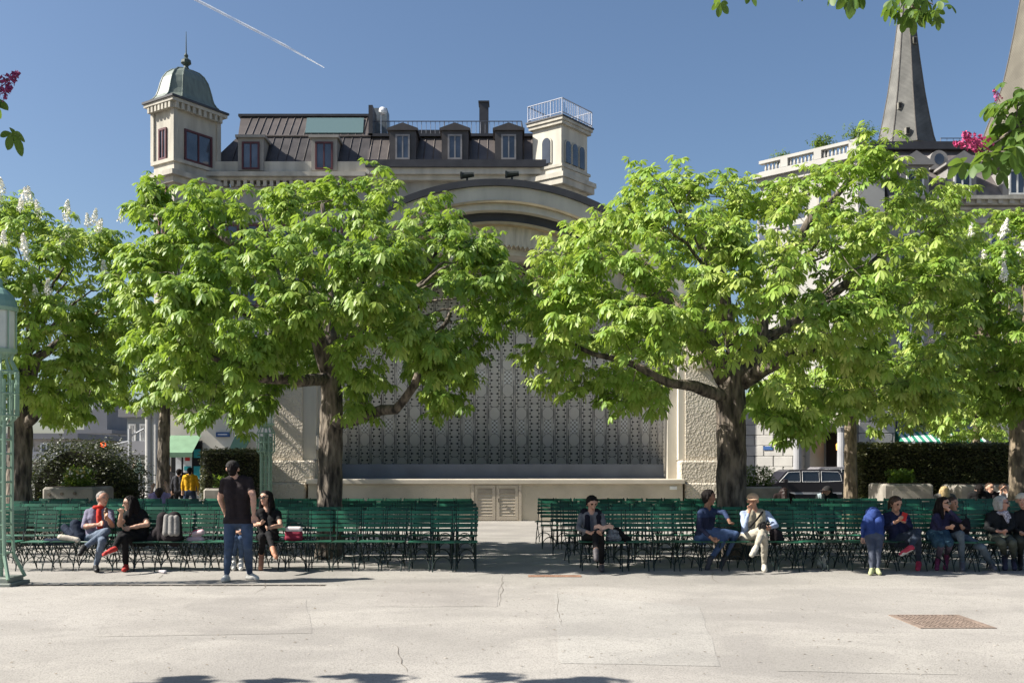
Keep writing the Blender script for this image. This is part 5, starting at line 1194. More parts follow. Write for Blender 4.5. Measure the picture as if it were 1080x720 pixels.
def person(label, D, sp, group=None, voxel=.0115, name='person'):
    """sp: joints in photo pixels; depth is solved from limb lengths"""
    k = sp.get('k', 1.0)
    hip = [P(x, y, D) for x, y in sp['hips']]
    sd_ = sp.get('shd', .08); sh = [P(x, y, D+(sd_[i] if isinstance(sd_, tuple) else sd_)) for i, (x, y) in enumerate(sp['sh'])]
    hd = P(sp['head'][0], sp['head'][1], D+sp.get('hdd', sd_ if not isinstance(sd_, tuple) else sum(sd_)/2)-.02)
    hm, sm = (hip[0]+hip[1])/2, (sh[0]+sh[1])/2
    # keep shoulder and hip widths human
    def widen(a, b, w):
        m = (a+b)/2; d = (b-a); 
        if d.length < 1e-4: d = Vector((1, 0, 0))
        d = d.normalized()*w/2; return [m-d, m+d]
    sh = widen(sh[0], sh[1], max((sh[1]-sh[0]).length, .26*k)); hip = widen(hip[0], hip[1], max((hip[1]-hip[0]).length, .17*k))
    kn, an, to = [], [], []
    Lt, Lc, Lu, Lf = .42*k, .425*k, .275*k, .245*k
    for i in (0, 1):
        ks = sp.get('ks', (-1, -1))[i]; K_ = solve(hip[i], *sp['kn'][i], Lt, ks); kn.append(K_)
        a = sp['an'][i]
        if len(a) == 2: A = ground_pt(a[0], a[1], .085)
        else: A = solve(K_, a[0], a[1], Lc, a[2])
        d = A-K_
        if d.length > Lc*1.22: A = K_+d.normalized()*Lc*1.22
        an.append(A); t_ = sp['to'][i]
        T = ground_pt(t_[0], t_[1], .035) if len(t_) == 2 else solve(A, t_[0], t_[1], .16*k, t_[2])
        d = T-A; T = A+d.normalized()*min(max(d.length, .13*k), .19*k); 
        if len(t_) == 2: T.z = max(.034, min(T.z, .04))
        to.append(T)
    el, wr = [], []
    for i in (0, 1):
        e = sp['el'][i]; Ee = solve(sh[i], e[0], e[1], Lu, e[2] if len(e) > 2 else -1); el.append(Ee)
        w_ = sp['wr'][i]; wr.append(solve(Ee, w_[0], w_[1], Lf, w_[2] if len(w_) > 2 else -1))
    up = Vector(sp.get('hup', (0, 0, 1))).normalized(); fw = Vector(sp['face']); fw = (fw-up*fw.dot(up)).normalized(); rt = fw.cross(up)
    C = []; 
    def c(a, b, ra, rb, tg): C.append((Vector(a), Vector(b), ra*k, rb*k, tg))
    slim = sp.get('slim', 1.0); s_ = slim
    top, bot, sho = 'top', 'bot', 'shoe'
    # torso
    ch = sm.lerp(hm, .30); wa = sm.lerp(hm, .68); ax = (sh[1]-sh[0]).normalized(); hx = (hip[1]-hip[0]).normalized()
    bwd = Vector((0, 0, 0))
    c(sh[0].lerp(sm, .12), sh[1].lerp(sm, .12), .062*s_, .062*s_, top)
    for sg in (-1, 1):
        c(sm+ax*sg*.085*k, ch+ax*sg*.085*k, .088*s_, .105*s_, top); c(ch+ax*sg*.085*k, wa+hx*sg*.07*k, .108*s_, .098*s_, top); c(wa+hx*sg*.07*k, hm+hx*sg*.075*k+(hm-wa).normalized()*-.03, .1*s_, .105*s_, top)
    c(hip[0].lerp(hm, .15), hip[1].lerp(hm, .15), .112*s_, .112*s_, bot)
    nb = sm+Vector((0, 0, .035*k)); hc = hd
    c(nb, hc-up*.06*k-fw*.015*k, .056, .05, 'skin' if not sp.get('polo') else top)
    # head
    c(hc-fw*.03*k+up*.012*k, hc+fw*.012*k+up*.018*k, .086, .084, 'skin'); c(hc+fw*.03*k-up*.01*k, hc+fw*.042*k-up*.088*k, .066, .042, 'skin'); c(hc-up*.055*k+fw*.012*k, hc-up*.07*k+fw*.03*k, .052, .05, 'skin')
    c(hc+fw*.092*k-up*.018*k, hc+fw*.108*k-up*.045*k, .010, .014, 'skin')
    for sg in (-1, 1):
        c(hc+rt*sg*.086*k-up*.008*k-fw*.01*k, hc+rt*sg*.083*k-up*.04*k, .016, .012, 'skin'); c(hc+fw*.086*k+rt*sg*.033*k+up*.002*k, hc+fw*.086*k+rt*sg*.03*k+up*.002*k, .006, .006, 'eye'); c(hc+fw*.09*k+rt*sg*.022*k+up*.024*k, hc+fw*.084*k+rt*sg*.046*k+up*.022*k, .006, .005, 'hair')
    c(hc+fw*.088*k-up*.078*k-rt*.02*k, hc+fw*.088*k-up*.078*k+rt*.02*k, .008, .008, 'lip')
    sl = sp.get('sleeve', 2)
    for i in (0, 1):
        m_ = sh[i].lerp(el[i], .55); c(sh[i], m_, .058*s_, .05*s_, top); c(m_, el[i], .048*s_, .043*s_, top if sl > 1 else 'skin')
        m2 = el[i].lerp(wr[i], .8); c(el[i], m2, .042*s_, .033, ('top' if sl > 2 or sl == 2 else 'skin') if sl != 1.5 else 'skin'); c(m2, wr[i], .031, .026, 'skin' if sl < 3 else top)
        # hand
        hv = sp.get('hv', (None, None))[i]; d = (Vector(hv) if hv else (wr[i]-el[i])).normalized(); side = d.cross(Vector((.3, -.7, .4))).normalized(); nrm = side.cross(d)
        w0 = wr[i]; c(w0, w0+d*.03, .026, .028, 'skin')
        for j in range(4):
            o_ = side*(j-1.5)*.0195*k; L_ = (.062, .072, .068, .052)[j]*k; b0 = w0+d*.03*k+o_*.8; b1 = w0+d*.085*k+o_; b2 = b1+(d*.75+nrm*.55).normalized()*L_*.55; b3 = b2+(d*.25+nrm*.95).normalized()*L_*.5
            c(b0, b1, .016, .011, 'skin'); c(b1, b2, .0105, .0095, 'skin'); c(b2, b3, .0095, .008, 'skin')
        tb = w0+d*.025*k-side*.026*k; t1 = tb+(d*.7-side*.75).normalized()*.04*k; c(tb, t1, .014, .011, 'skin'); c(t1, t1+(d*.9+nrm*.4).normalized()*.032*k, .0105, .009, 'skin')
    bl = sp.get('bare', 0)
    for i in (0, 1):
        h_ = hip[i]; m_ = h_.lerp(kn[i], .5); c(h_, m_, .090*s_, .078*s_, bot); c(m_, kn[i], .077*s_, .060*s_, bot)
        q1 = kn[i].lerp(an[i], .35); q2 = kn[i].lerp(an[i], .86); f2 = sp.get('flare', 1.0)
        c(kn[i], q1, .059*s_, .058*s_, 'leg' if bl else bot); c(q1, q2, .058*s_, .043*f2, 'leg' if bl else bot); c(q2, an[i], .042*f2 if not bl else .036, .036, sp.get('ankle', bot))
        d = to[i]-an[i]; he = an[i]-Vector((d.x, d.y, 0)).normalized()*.03*k-Vector((0, 0, .04*k)) if len(sp['to'][i]) == 2 else an[i]-d.normalized()*.035*k+(an[i]-kn[i]).normalized()*.03*k
        bs = sp.get('big', 1.22); c(an[i], he, .036*bs, .036*bs, sho); c(he, an[i].lerp(to[i], .6)+(he-an[i])*.35, .038*bs, .036*bs, sho); c(an[i], to[i], .035*bs, .033*bs, sho)
        c(he+Vector((0, 0, -.014)), to[i]+(he-an[i])*.2+Vector((0, 0, -.012)), .032*bs, .03*bs, 'sole')
    for a, b, ra, rb, tg in sp.get('extra', lambda L: [])(dict(sh=sh, hip=hip, el=el, wr=wr, kn=kn, an=an, hd=hc, sm=sm, hm=hm, fw=fw, up=up, rt=rt)): c(a, b, ra/k, rb/k, tg)
    zmin = min(min(an[0].z, an[1].z)-.09, 0)
    base = Vector((hm.x, hm.y, 0)); t = thing(name, label, 'person', base, group)
    me = fuse([q[:4] for q in C if q[4] not in ('eye', 'lip', 'sole')], voxel, 3, .45)
    n = len(me.vertices); co_ = np.empty(n*3, np.float32); me.vertices.foreach_get('co', co_); co_ = co_.reshape(-1, 3)
    nv = np.empty(n*3, np.float32); me.vertices.foreach_get('normal', nv); nv = nv.reshape(-1, 3)
    far_ = np.linalg.norm(co_-np.array(hc), axis=1) > .17*k; far_ &= np.all([np.linalg.norm(co_-np.array(w_+(w_-e_).normalized()*.06), axis=1) > .12 for w_, e_ in zip(wr, el)], axis=0)
    ds = np.array([noise.noise(Vector((p[0]*11, p[1]*11, p[2]*17)))*.007+noise.noise(Vector((p[0]*26, p[1]*26, p[2]*30)))*.004 if f_ else 0 for p, f_ in zip(co_.tolist(), far_)])
    co_ = co_+nv*ds[:, None]
    co_[:, 2] = np.maximum(co_[:, 2], .008)
    nf = len(me.polygons); ctr = np.empty(nf*3, np.float32); me.polygons.foreach_get('center', ctr); ctr = ctr.reshape(-1, 3)
    best = np.full(nf, 1e9); idx = np.zeros(nf, int); tags = []
    col = dict(skin=skin(sp.get('skin', FAIR)), hair=None, eye=mat('dark_eye', (.02, .015, .012), .3), lip=mat('lip', (.30, .11, .09), .5))
    for nm in ('top', 'bot', 'shoe', 'sole', 'leg', 'vest', 'hand2'):
        if nm in sp: col[nm] = sp[nm]
    col.setdefault('sole', col['shoe']); col.setdefault('leg', col['bot']); col['hair'] = sp.get('hairm') or mat('dark_hair', (.012, .009, .008), .75, spec=.12)
    names = list(col)
    for a, b, ra, rb, tg in C:
        a_, b_ = np.array(a), np.array(b); ab = b_-a_; L2 = max(ab.dot(ab), 1e-9); tt = np.clip(((ctr-a_) @ ab)/L2, 0, 1); dd = np.linalg.norm(ctr-(a_+tt[:, None]*ab), axis=1)-(ra+(rb-ra)*tt)
        if tg in ('eye', 'lip', 'hair'): dd -= .004
        if tg == 'sole': dd += .0
        m_ = dd < best; best[m_] = dd[m_]; idx[m_] = names.index(tg)
    for fn in sp.get('paint', []):
        msk, nm = fn(ctr, dict(sh=sh, hip=hip, el=el, wr=wr, kn=kn, an=an, hd=hc, sm=sm, hm=hm, fw=fw, up=up, rt=rt), idx, names)
        idx[msk] = names.index(nm)
    me.vertices.foreach_set('co', (co_-np.array(base, np.float32)).astype(np.float32).ravel())
    me.materials.clear()
    for nm in names: me.materials.append(col[nm])
    me.polygons.foreach_set('material_index', idx.astype(np.int32)); me.polygons.foreach_set('use_smooth', np.ones(nf, bool)); me.update(); me.name = 'body'
    link('body', me, t)
    # hair, cap, glasses
    J = dict(hd=hc, fw=fw, up=up, rt=rt, sm=sm, sh=sh, hm=hm, el=el, wr=wr, kn=kn, hip=hip, an=an, t=t, base=base, k=k)
    hs = sp.get('hair', 'short'); hcaps = []
    A = lambda f, u, r=0: hc+fw*f*k+up*u*k+rt*r*k
    if hs in ('short', 'crop', 'long', 'bob', 'pony'):
        rr = .094 if hs != 'crop' else .088
        hcaps += [(A(-.035, .022), A(-.012, .03), rr*k, rr*k), (A(-.05, -.02), A(-.045, -.06), .078*k, .06*k)]
        if hs != 'crop':
            hcaps += [(A(.035, .075, -.03), A(.035, .075, .03), .034*k, .034*k)]
            for sg in (-1, 1): hcaps.append((A(-.01, .03, sg*.07), A(-.01, -.03, sg*.078), .032*k, .022*k))
    if hs == 'bob':
        for sg in (-1, 1): hcaps.append((A(-.01, .02, sg*.08), A(.0, -.08, sg*.085), .036*k, .034*k))
        hcaps.append((A(-.06, -.02), A(-.06, -.09), .08*k, .06*k))
    if hs == 'long':
        dn = Vector((0, 0, -1))
        for sg in (-1, 1):
            q0 = A(-.01, .03, sg*.075); q1 = A(.0, -.09, sg*.095); q2 = q1+dn*.16*k+fw*.03*k; hcaps += [(q0, q1, .036*k, .04*k), (q1, q2, .042*k, .026*k)]
        q0 = A(-.06, -.02); q1 = A(-.085, -.15); q2 = q1+dn*.17*k-fw*.02*k; hcaps += [(q0, q1, .085*k, .095*k), (q1, q2, .095*k, .06*k)]
    if hs == 'pony': hcaps += [(A(-.12, .03), A(-.15, -.06), .035*k, .03*k), (A(-.15, -.06), A(-.14, -.16), .032*k, .015*k)]
    if hcaps:
        hm_ = fuse(hcaps, .011, 2)
        for v in hm_.vertices: v.co += (v.co-hc).normalized()*noise.noise(Vector((v.co.x*60, v.co.y*60, v.co.z*14)))*.006; v.co -= base
        hm_.materials.clear(); hm_.materials.append(col['hair']); hm_.name = 'hair'; link('hair', hm_, t)
    if 'cap' in sp:
        cm_ = sp['cap']; mb = MB(); n_ = 16; vs = []; fs = []
        for i in range(6):
            a = i*math.pi/2/5.4; 
            for j in range(n_): b = 2*math.pi*j/n_; vs.append(A(-.012+.108*math.cos(a)*math.cos(b), .022+.095*math.sin(a), .100*math.cos(a)*math.sin(b)))
        for i in range(5):
            for j in range(n_): fs.append((i*n_+j, i*n_+(j+1) % n_, (i+1)*n_+(j+1) % n_, (i+1)*n_+j))
        fs.append(tuple(range(5*n_, 6*n_))); mb.add(vs, fs)
        if not sp.get('beanie'):
            vs = []; m_ = 9
            for i in range(m_):
                b = -1.15+2.3*i/(m_-1); vs += [A(-.012+.108*math.cos(b), .028, .1*math.sin(b)), A(-.012+.108*math.cos(b)+.075*math.cos(b*.8), .012, .098*math.sin(b))]
            vs += [v-up*.008 for v in vs]; o_ = 2*m_; fs = [(2*i, 2*i+1, 2*i+3, 2*i+2) for i in range(m_-1)]+[(o_+2*i+2, o_+2*i+3, o_+2*i+1, o_+2*i) for i in range(m_-1)]+[(2*i+1, o_+2*i+1, o_+2*i+3, 2*i+3) for i in range(m_-1)]
            mb.add(vs, fs)
        mb.build('cap' if not sp.get('beanie') else 'knitted_hat', cm_, t, True)
    if sp.get('glasses'):
        mb = MB()
        for sg in (-1, 1):
            cc = A(.104, .0, sg*.034); vs = [cc+rt*.028*k*math.cos(a*.7)+up*.021*k*math.sin(a*.7) for a in range(9)]; mb.add(vs+[v+fw*.007 for v in vs], [tuple(range(9)), tuple(range(17, 8, -1))]+[(i, i+9, (i+1) % 9+9, (i+1) % 9) for i in range(9)])
            mb.tube([A(.1, .008, sg*.058), A(.03, .006, sg*.086), A(-.02, .004, sg*.088)], .004, 4)
        mb.tube([A(.106, .006, -.01), A(.106, .006, .01)], .004, 4); mb.build('sunglasses', mat('black_lens', (.01, .01, .012), .15, spec=.7), t)
    if 'post' in sp: sp['post'](J)
    return t, J
def childmesh(J, name, caps, m, voxel=.011, sm=2, disp=0):
    me = fuse(caps, voxel, sm)
    for v in me.vertices:
        if disp: v.co += v.normal*noise.noise(v.co*22)*disp
        v.co -= J['base']
    me.materials.clear(); me.materials.append(m); me.name = name
    me.polygons.foreach_set('use_smooth', [True]*len(me.polygons)); return link(name, me, J['t'])
hair_grey, hair_white = mat('grey_hair', (.20, .18, .165), .6, .25, 30), mat('silver_hair', (.36, .35, .33), .6, .2, 30)
hair_black, hair_brown, hair_blond, hair_red = mat('black_hair', (.010, .008, .008), .75, .2, 30, spec=.12), mat('brown_hair', (.045, .025, .015), .5, .2, 30), mat('blond_hair', (.34, .25, .12), .55, .25, 30), mat('dark_auburn_hair', (.016, .007, .006), .45, .2, 30)
jeans = cloth('blue_denim', (.045, .075, .14)); jeans_d = cloth('dark_denim', (.03, .042, .075)); jeans_g = cloth('faded_grey_denim', (.10, .13, .16)); black = cloth('black_cloth', (.010, .010, .011)); black2 = cloth('washed_black_cotton', (.020, .016, .018))
white_shoe = mat('white_shoe_leather', (.55, .54, .50), .6); red_shoe = mat('red_shoe_canvas', (.42, .035, .03), .7); black_shoe = mat('black_shoe_leather', (.012, .012, .012), .5); sole_w = mat('white_rubber', (.55, .53, .5), .7); crim_shoe = mat('crimson_shoe_mesh', (.34, .03, .06), .7)

# -- the old man with the ice cream
def post(J):
    s0, s1 = J['sh']; n = J['sm']+Vector((0, 0, .05)); f = Vector((.35, -1, 0)).normalized()
    ring_ = [n+Vector((.075*math.cos(a), .07*math.sin(a)-.01, .02-.02*math.sin(a))) for a in [k*math.pi/5 for k in range(11)]]
    caps = [(ring_[i], ring_[i+1], .03, .03) for i in range(10)]+[(n+f*.08, n+f*.13+Vector((0, 0, -.1)), .035, .042), (n+f*.13+Vector((0, 0, -.1)), n+f*.14+Vector((.02, 0, -.28)), .042, .05)]
    childmesh(J, 'red_scarf', caps, cloth('red_wool', (.42, .035, .025)), disp=.008)
sp = dict(head=(108.5, 525), hips=[(94, 567), (107, 567)], sh=[(93, 540), (116.5, 540)], kn=[(113, 560), (108, 571)], an=[(89, 577, -1), (101, 597)], to=[(84, 584, -1), (104, 603.5)], el=[(88.5, 555), (118.5, 554)], wr=[(103, 553), (113, 546)],
          face=(.8, -.6, -.12), top=cloth('lilac_grey_shirt', (.16, .15, .21)), bot=cloth('light_grey_blue_denim', (.12, .15, .20)), shoe=black_shoe, sole=mat('grey_sole', (.3, .29, .27)), skin=(.44, .24, .17), hair='crop', hairm=hair_grey, sleeve=1.5, post=post, slim=1.04)
t, J = person('grey haired man with red scarf seated with crossed legs, eating an ice cream cone', 15.95, sp)
q = J['wr'][1]+Vector((.0, -.05, .05)); mb = MB(); mb.lathe([(.006, -.09), (.028, .02), (.03, .03)], 12, tuple(q)); tt = thing('ice_cream_cone', 'ice cream cone held in the hand of the man with red scarf', 'ice cream', tuple(q-Vector((0, 0, .09))))
mb.build('wafer_cone', mat('wafer', (.40, .22, .09), .8), tt); mb = MB(); mb.ball(tuple(q+Vector((0, 0, .045))), (.034, .034, .036), 12); mb.ball(tuple(q+Vector((.004, 0, .085))), (.026, .026, .03), 12); mb.build('scoop', mat('brown_ice_cream', (.12, .06, .035), .5), tt, True)
# -- woman in black with red shoes
sp = dict(head=(137, 530), hips=[(143, 569), (151, 569)], sh=[(135, 543), (151, 542)], shd=(.0, .1), kn=[(131, 566), (129, 563)], an=[(133, 596.5), (119.5, 579, -1)], to=[(127, 604), (110.5, 584.5, -1)], el=[(126, 553), (155.5, 553)], wr=[(128, 541), (138, 556)],
          face=(-.85, -.5, -.02), top=black, bot=black, shoe=red_shoe, sole=sole_w, hair='long', hairm=hair_black, sleeve=1, glasses=1, skin=(.48, .29, .21), slim=1.02)
person('woman in black with long dark hair, sunglasses and red canvas shoes', 15.95, sp)
# -- standing man from behind
sp = dict(head=(245.5, 493.5), hips=[(243, 549), (260, 549)], sh=[(236.5, 508), (263, 507)], shd=0, kn=[(241, 578), (261.5, 577)], ks=(-1, -1), an=[(239, 607.2), (263.5, 605.5)], to=[(236.5, 611.5), (271, 609.5)], el=[(232.5, 526, 1), (267, 524.5, -1)], wr=[(238, 542, 1), (267.5, 542.5, -1)],
          face=(-.15, 1, -.02), top=cloth('faded_black_tee', (.022, .017, .019)), bot=cloth('mid_blue_denim', (.05, .075, .125)), shoe=white_shoe, hair='crop', hairm=hair_black, cap=mat('black_cap_cloth', (.014, .013, .014), .85), sleeve=1, skin=(.46, .27, .2), slim=1.08,
          paint=[lambda ctr, j, idx, names: ((idx == names.index('top')) & (ctr[:, 2] < j['hm'].z-.035), 'bot'), lambda ctr, j, idx, names: ((idx == names.index('bot')) & (ctr[:, 2] >= j['hm'].z-.035), 'top')])
person('man standing with his back to the view in black tee, black cap and blue jeans', 14.5, sp)
# -- seated woman facing him
sp = dict(head=(280.5, 524.5), hips=[(275, 567), (289, 567)], sh=[(271.5, 540), (293.5, 541)], kn=[(277, 565), (283.5, 562)], an=[(275, 593.5), (288, 579, -1)], to=[(273.5, 602), (291, 587, -1)], el=[(269.5, 553), (296, 554)], wr=[(275, 552), (285, 556)],
          face=(-.45, -.85, .0), top=black, bot=black, shoe=mat('tan_sandal', (.42, .20, .12), .6), hair='long', hairm=hair_black, sleeve=1, glasses=1, skin=(.47, .28, .20), slim=.92)
t, J = person('woman with very long black hair and sunglasses seated behind the standing man', 15.95, sp)
# -- companion hidden behind the standing man
sp = dict(head=(250, 527), hips=[(245, 567), (256, 567)], sh=[(241, 541), (259, 541)], kn=[(248, 567), (255, 567)], an=[(247, 594), (254, 594.5)], to=[(245, 601.5), (254, 603)], el=[(239.5, 554), (260.5, 554)], wr=[(247, 560), (254, 560)],
          face=(.2, -1, 0), top=cloth('grey_blue_jumper', (.12, .14, .18)), bot=jeans, shoe=white_shoe, hair='short', hairm=hair_brown, slim=.88, k=.94)
person('seated person in blue jeans and pale shoes, almost hidden behind the standing man', 15.95, sp)
# -- reading woman
def post(J):
    caps = []
    for i, sg in ((0, -1), (1, 1)):
        ax = (J['sh'][1]-J['sh'][0]).normalized(); f = J['fw']; f = Vector((f.x, f.y, 0)).normalized(); a = J['sm']+ax*sg*.09+Vector((0, 0, .05)); caps += [(a-f*.02, a+f*.07+Vector((0, 0, -.06)), .035, .04), (a+f*.07+Vector((0, 0, -.06)), J['hm']+ax*sg*.105+f*.09+Vector((0, 0, .12)), .045, .05), (a-f*.05, J['hm']+ax*sg*.09-f*.06+Vector((0, 0, .1)), .08, .09), (a+ax*sg*.03, J['hm']+ax*sg*.12+Vector((0, 0, .15)), .05, .06)]
    childmesh(J, 'dark_waistcoat', caps, cloth('navy_black_wool', (.012, .012, .02)), disp=.006)
sp = dict(head=(624.5, 530), hips=[(618.5, 568), (631, 568)], sh=[(613, 544), (634.5, 544)], shd=.04, kn=[(628, 562), (634, 566)], an=[(628.5, 581, -1), (634.5, 596.5)], to=[(629, 589.5, -1), (636, 602.5)], el=[(609.5, 557), (638, 556)], wr=[(620.5, 561), (633, 560)],
          face=(.25, -.95, -.45), hup=(.08, -.4, .9), top=cloth('grey_patterned_blouse', (.14, .14, .15)), bot=black, shoe=mat('dark_grey_shoe', (.06, .055, .06), .6), hair='short', hairm=hair_black, skin=(.45, .26, .19), slim=.92, post=post, ankle='skin')
t, J = person('woman with short dark hair in grey blouse and dark waistcoat reading a booklet', 15.95, sp)
bk = J['wr'][1]+Vector((.02, -.06, .03)); mb = MB(); 
for sg in (-1, 1):
    vs = [bk+Vector((0, -.02, 0)), bk+Vector((0, -.16, .07)), bk+Vector((sg*.085+.02, -.17, .10)), bk+Vector((sg*.15+.02, -.15, .075)), bk+Vector((sg*.15+.02, -.02, .01)), bk+Vector((sg*.08+.02, -.02, .03))]
    mb.add(vs+[v-Vector((0, .002, .006)) for v in vs], [(0, 1, 2, 5), (5, 2, 3, 4), (6, 11, 8, 7), (11, 10, 9, 8), (3, 9, 10, 4)])
tag(mb.build('booklet', mat('pinkish_paper', (.55, .42, .40), .7, .3, 25), None, at=tuple(bk)), 'open pinkish booklet in the hands of the reading woman', 'booklet')
# -- young man in navy jacket, turned to the right
sp = dict(head=(748, 523.5), hips=[(741, 566), (744, 563)], sh=[(739, 541), (752, 539)], shd=(-.06, .16), kn=[(767, 564), (776, 563)], an=[(750, 588.5, 1), (765, 586, 1)], to=[(745, 601.5, 1), (760, 598, 1)], el=[(738, 556), (764, 540)], wr=[(750, 567), (769, 549)], hv=((.6, -.2, -.4), None),
          face=(.95, -.3, -.03), top=cloth('navy_jacket', (.016, .020, .045)), bot=cloth('blue_denim_bright', (.055, .09, .18)), shoe=mat('grey_black_trainer', (.05, .05, .06), .6), sole=sole_w, hair='short', hairm=hair_black, skin=BROWN, slim=.98, vest=cloth('blue_jacket_yoke', (.024, .038, .085)),
          paint=[lambda ctr, j, idx, names: ((ctr[:, 2] > j['sm'].z-.07) & (idx == names.index('top')), 'vest')])
person('young man in navy jacket and jeans sitting sideways, arm on the chair back', 15.95, sp)
# -- man in beige cap
def vestp(ctr, j, idx, names):
    d = np.abs((ctr-np.array(j['sm'])) @ np.array((j['sh'][1]-j['sh'][0]).normalized())); return (idx == names.index('top')) & (d < .15) & (ctr[:, 2] > j['hm'].z-.05), 'vest'
def post(J):
    a = J['sm']+Vector((.13, -.02, .06)); b = J['hm']+Vector((-.06, -.16, .18)); mid = a.lerp(b, .5)+Vector((0, -.09, .02)); childmesh(J, 'camera_strap', [(a, mid, .018, .018), (mid, b, .018, .018)], black, sm=1)
sp = dict(head=(794, 527), hips=[(786, 567), (798, 567)], sh=[(784, 542), (809, 542)], kn=[(805.5, 558), (806, 566)], an=[(797, 577.5, -1), (806, 596.5)], to=[(793, 585, -1), (808, 604)], el=[(785, 556), (818.5, 554)], wr=[(790.5, 538.5), (811, 556)],
          face=(-.15, -1, -.05), top=cloth('pale_blue_shirt', (.30, .36, .50)), vest=cloth('beige_vest', (.36, .32, .24)), bot=cloth('stone_trousers', (.36, .33, .27)), shoe=mat('cream_shoe', (.50, .47, .40), .7), hair='crop', hairm=hair_brown, cap=mat('beige_cap_cloth', (.44, .30, .20), .85), skin=(.40, .22, .15), paint=[vestp], post=post, slim=1.04)
t, J = person('man in beige cap, pale blue shirt and beige vest, hand raised to his mouth', 15.95, sp)
cq = J['wr'][1]+Vector((-.10, -.05, .03)); tt = thing('camera', 'black photo camera in the lap of the man in beige cap', 'camera', tuple(cq)); mb = MB(); mb.bbox(cq.x-.075, cq.x+.075, cq.y-.035, cq.y+.035, cq.z-.05, cq.z+.045, .012); mb.bbox(cq.x-.03, cq.x+.03, cq.y-.03, cq.y+.03, cq.z+.04, cq.z+.07, .01); mb.build('camera_body', mat('black_plastic', (.012, .012, .013), .4), tt)
mb = MB(); mb.tube([cq+Vector((-.01, -.03, 0)), cq+Vector((-.02, -.12, -.01))], [.036, .04], 12); mb.build('lens', mat('black_plastic', (.012, .012, .013), .4), tt)
# -- woman with the phone
sp = dict(head=(945, 530.5), hips=[(944, 570), (955, 570)], sh=[(934, 544), (956, 545)], shd=.10, hdd=.04, kn=[(968.5, 560), (968, 567)], an=[(960, 577.5, -1), (969, 595.5)], to=[(950.5, 584, -1), (966, 604)], el=[(934, 556), (960.5, 556)], wr=[(945, 550), (953, 549)],
          face=(.3, -.9, -.4), hup=(.06, -.35, .93), top=cloth('navy_hoodie', (.022, .025, .06)), bot=cloth('slate_denim', (.035, .045, .065)), shoe=crim_shoe, sole=sole_w, hair='pony', hairm=hair_brown, skin=(.45, .25, .17), slim=.96)
t, J = person('woman in navy hoodie with tied back hair and crimson trainers looking at her phone', 15.95, sp)
ph_ = J['wr'][1]+Vector((-.02, -.07, .07)); mb = MB(Matrix.Translation(ph_) @ Matrix.Rotation(R(-35), 4, 'X') @ Matrix.Rotation(R(25), 4, 'Y')); mb.bbox(-.042, .042, -.006, .006, -.08, .08, .005); tag(mb.build('mobile_phone', mat('red_phone_case', (.5, .03, .02), .4), None, at=tuple(ph_)), 'mobile phone in red case held by the woman in navy hoodie', 'phone')
# -- child in blue jacket bending over the chair
def post(J):
    childmesh(J, 'hood', [(J['hd'], J['hd']+J['up']*.05, .125, .115), (J['sm']+Vector((0, 0, .03)), J['hd'], .10, .11)], cloth('bright_blue_jacket', (.03, .055, .19)), disp=.008)
sp = dict(head=(921.5, 543.5), hdd=.34, hips=[(918.5, 567.5), (926.5, 567.5)], sh=[(914, 545), (929, 545)], shd=.22, kn=[(919, 583), (926, 583)], ks=(-1, -1), an=[(919.5, 600.2), (925.5, 600.2)], to=[(918, 604.5), (928, 604.5)], el=[(910, 554.5, -1), (932, 555.5, 1)], wr=[(909.5, 567), (930, 570, 1)],
          face=(.0, .75, -.65), hup=(0, .8, .6), k=.80, top=cloth('bright_blue_jacket', (.03, .055, .19)), bot=cloth('grey_child_denim', (.075, .085, .115)), shoe=mat('yellow_grey_trainer', (.38, .40, .22), .7), hair='short', hairm=hair_brown, slim=1.05, sleeve=3, post=post)
person('child in bright blue jacket and grey jeans bending forward over a chair, head hidden', 15.55, sp)
# -- girl in denim skirt
def post(J):
    h0, h1 = J['hip']; caps = []
    for i in (0, 1):
        m = J['hip'][i].lerp(J['kn'][i], .62); caps += [(J['hip'][i]+Vector((0, 0, .04)), m, .118, .10)]
    caps += [(J['hip'][0].lerp(J['kn'][0], .55), J['hip'][1].lerp(J['kn'][1], .55), .09, .09), (h0+Vector((0, 0, .06)), h1+Vector((0, 0, .06)), .115, .115)]
    childmesh(J, 'denim_skirt', caps, cloth('teal_denim', (.035, .075, .11)), disp=.006)
sp = dict(head=(995, 530.5), hips=[(984, 568.5), (995, 568.5)], sh=[(985.5, 546), (999, 544)], shd=(.0, .1), kn=[(993, 574), (1001.5, 573.5)], an=[(987.5, 594), (996, 592.5)], to=[(984.5, 602.5), (993.5, 602)], el=[(992, 557), (1012, 549)], wr=[(1000, 556), (999.5, 536)],
          face=(.7, -.7, -.02), top=cloth('dark_plum_jacket', (.028, .026, .06)), bot=cloth('teal_denim', (.035, .075, .11)), leg=cloth('grey_pink_tights', (.11, .09, .125)), bare=1, ankle='shoe', shoe=mat('raspberry_boot', (.16, .03, .08), .7, .5, 40), hair='long', hairm=hair_black, glasses=1, k=.92, slim=.94, post=post, skin=(.46, .26, .18))
person('girl with dark hair, sunglasses, denim skirt and raspberry boots, hand before her face', 15.9, sp)
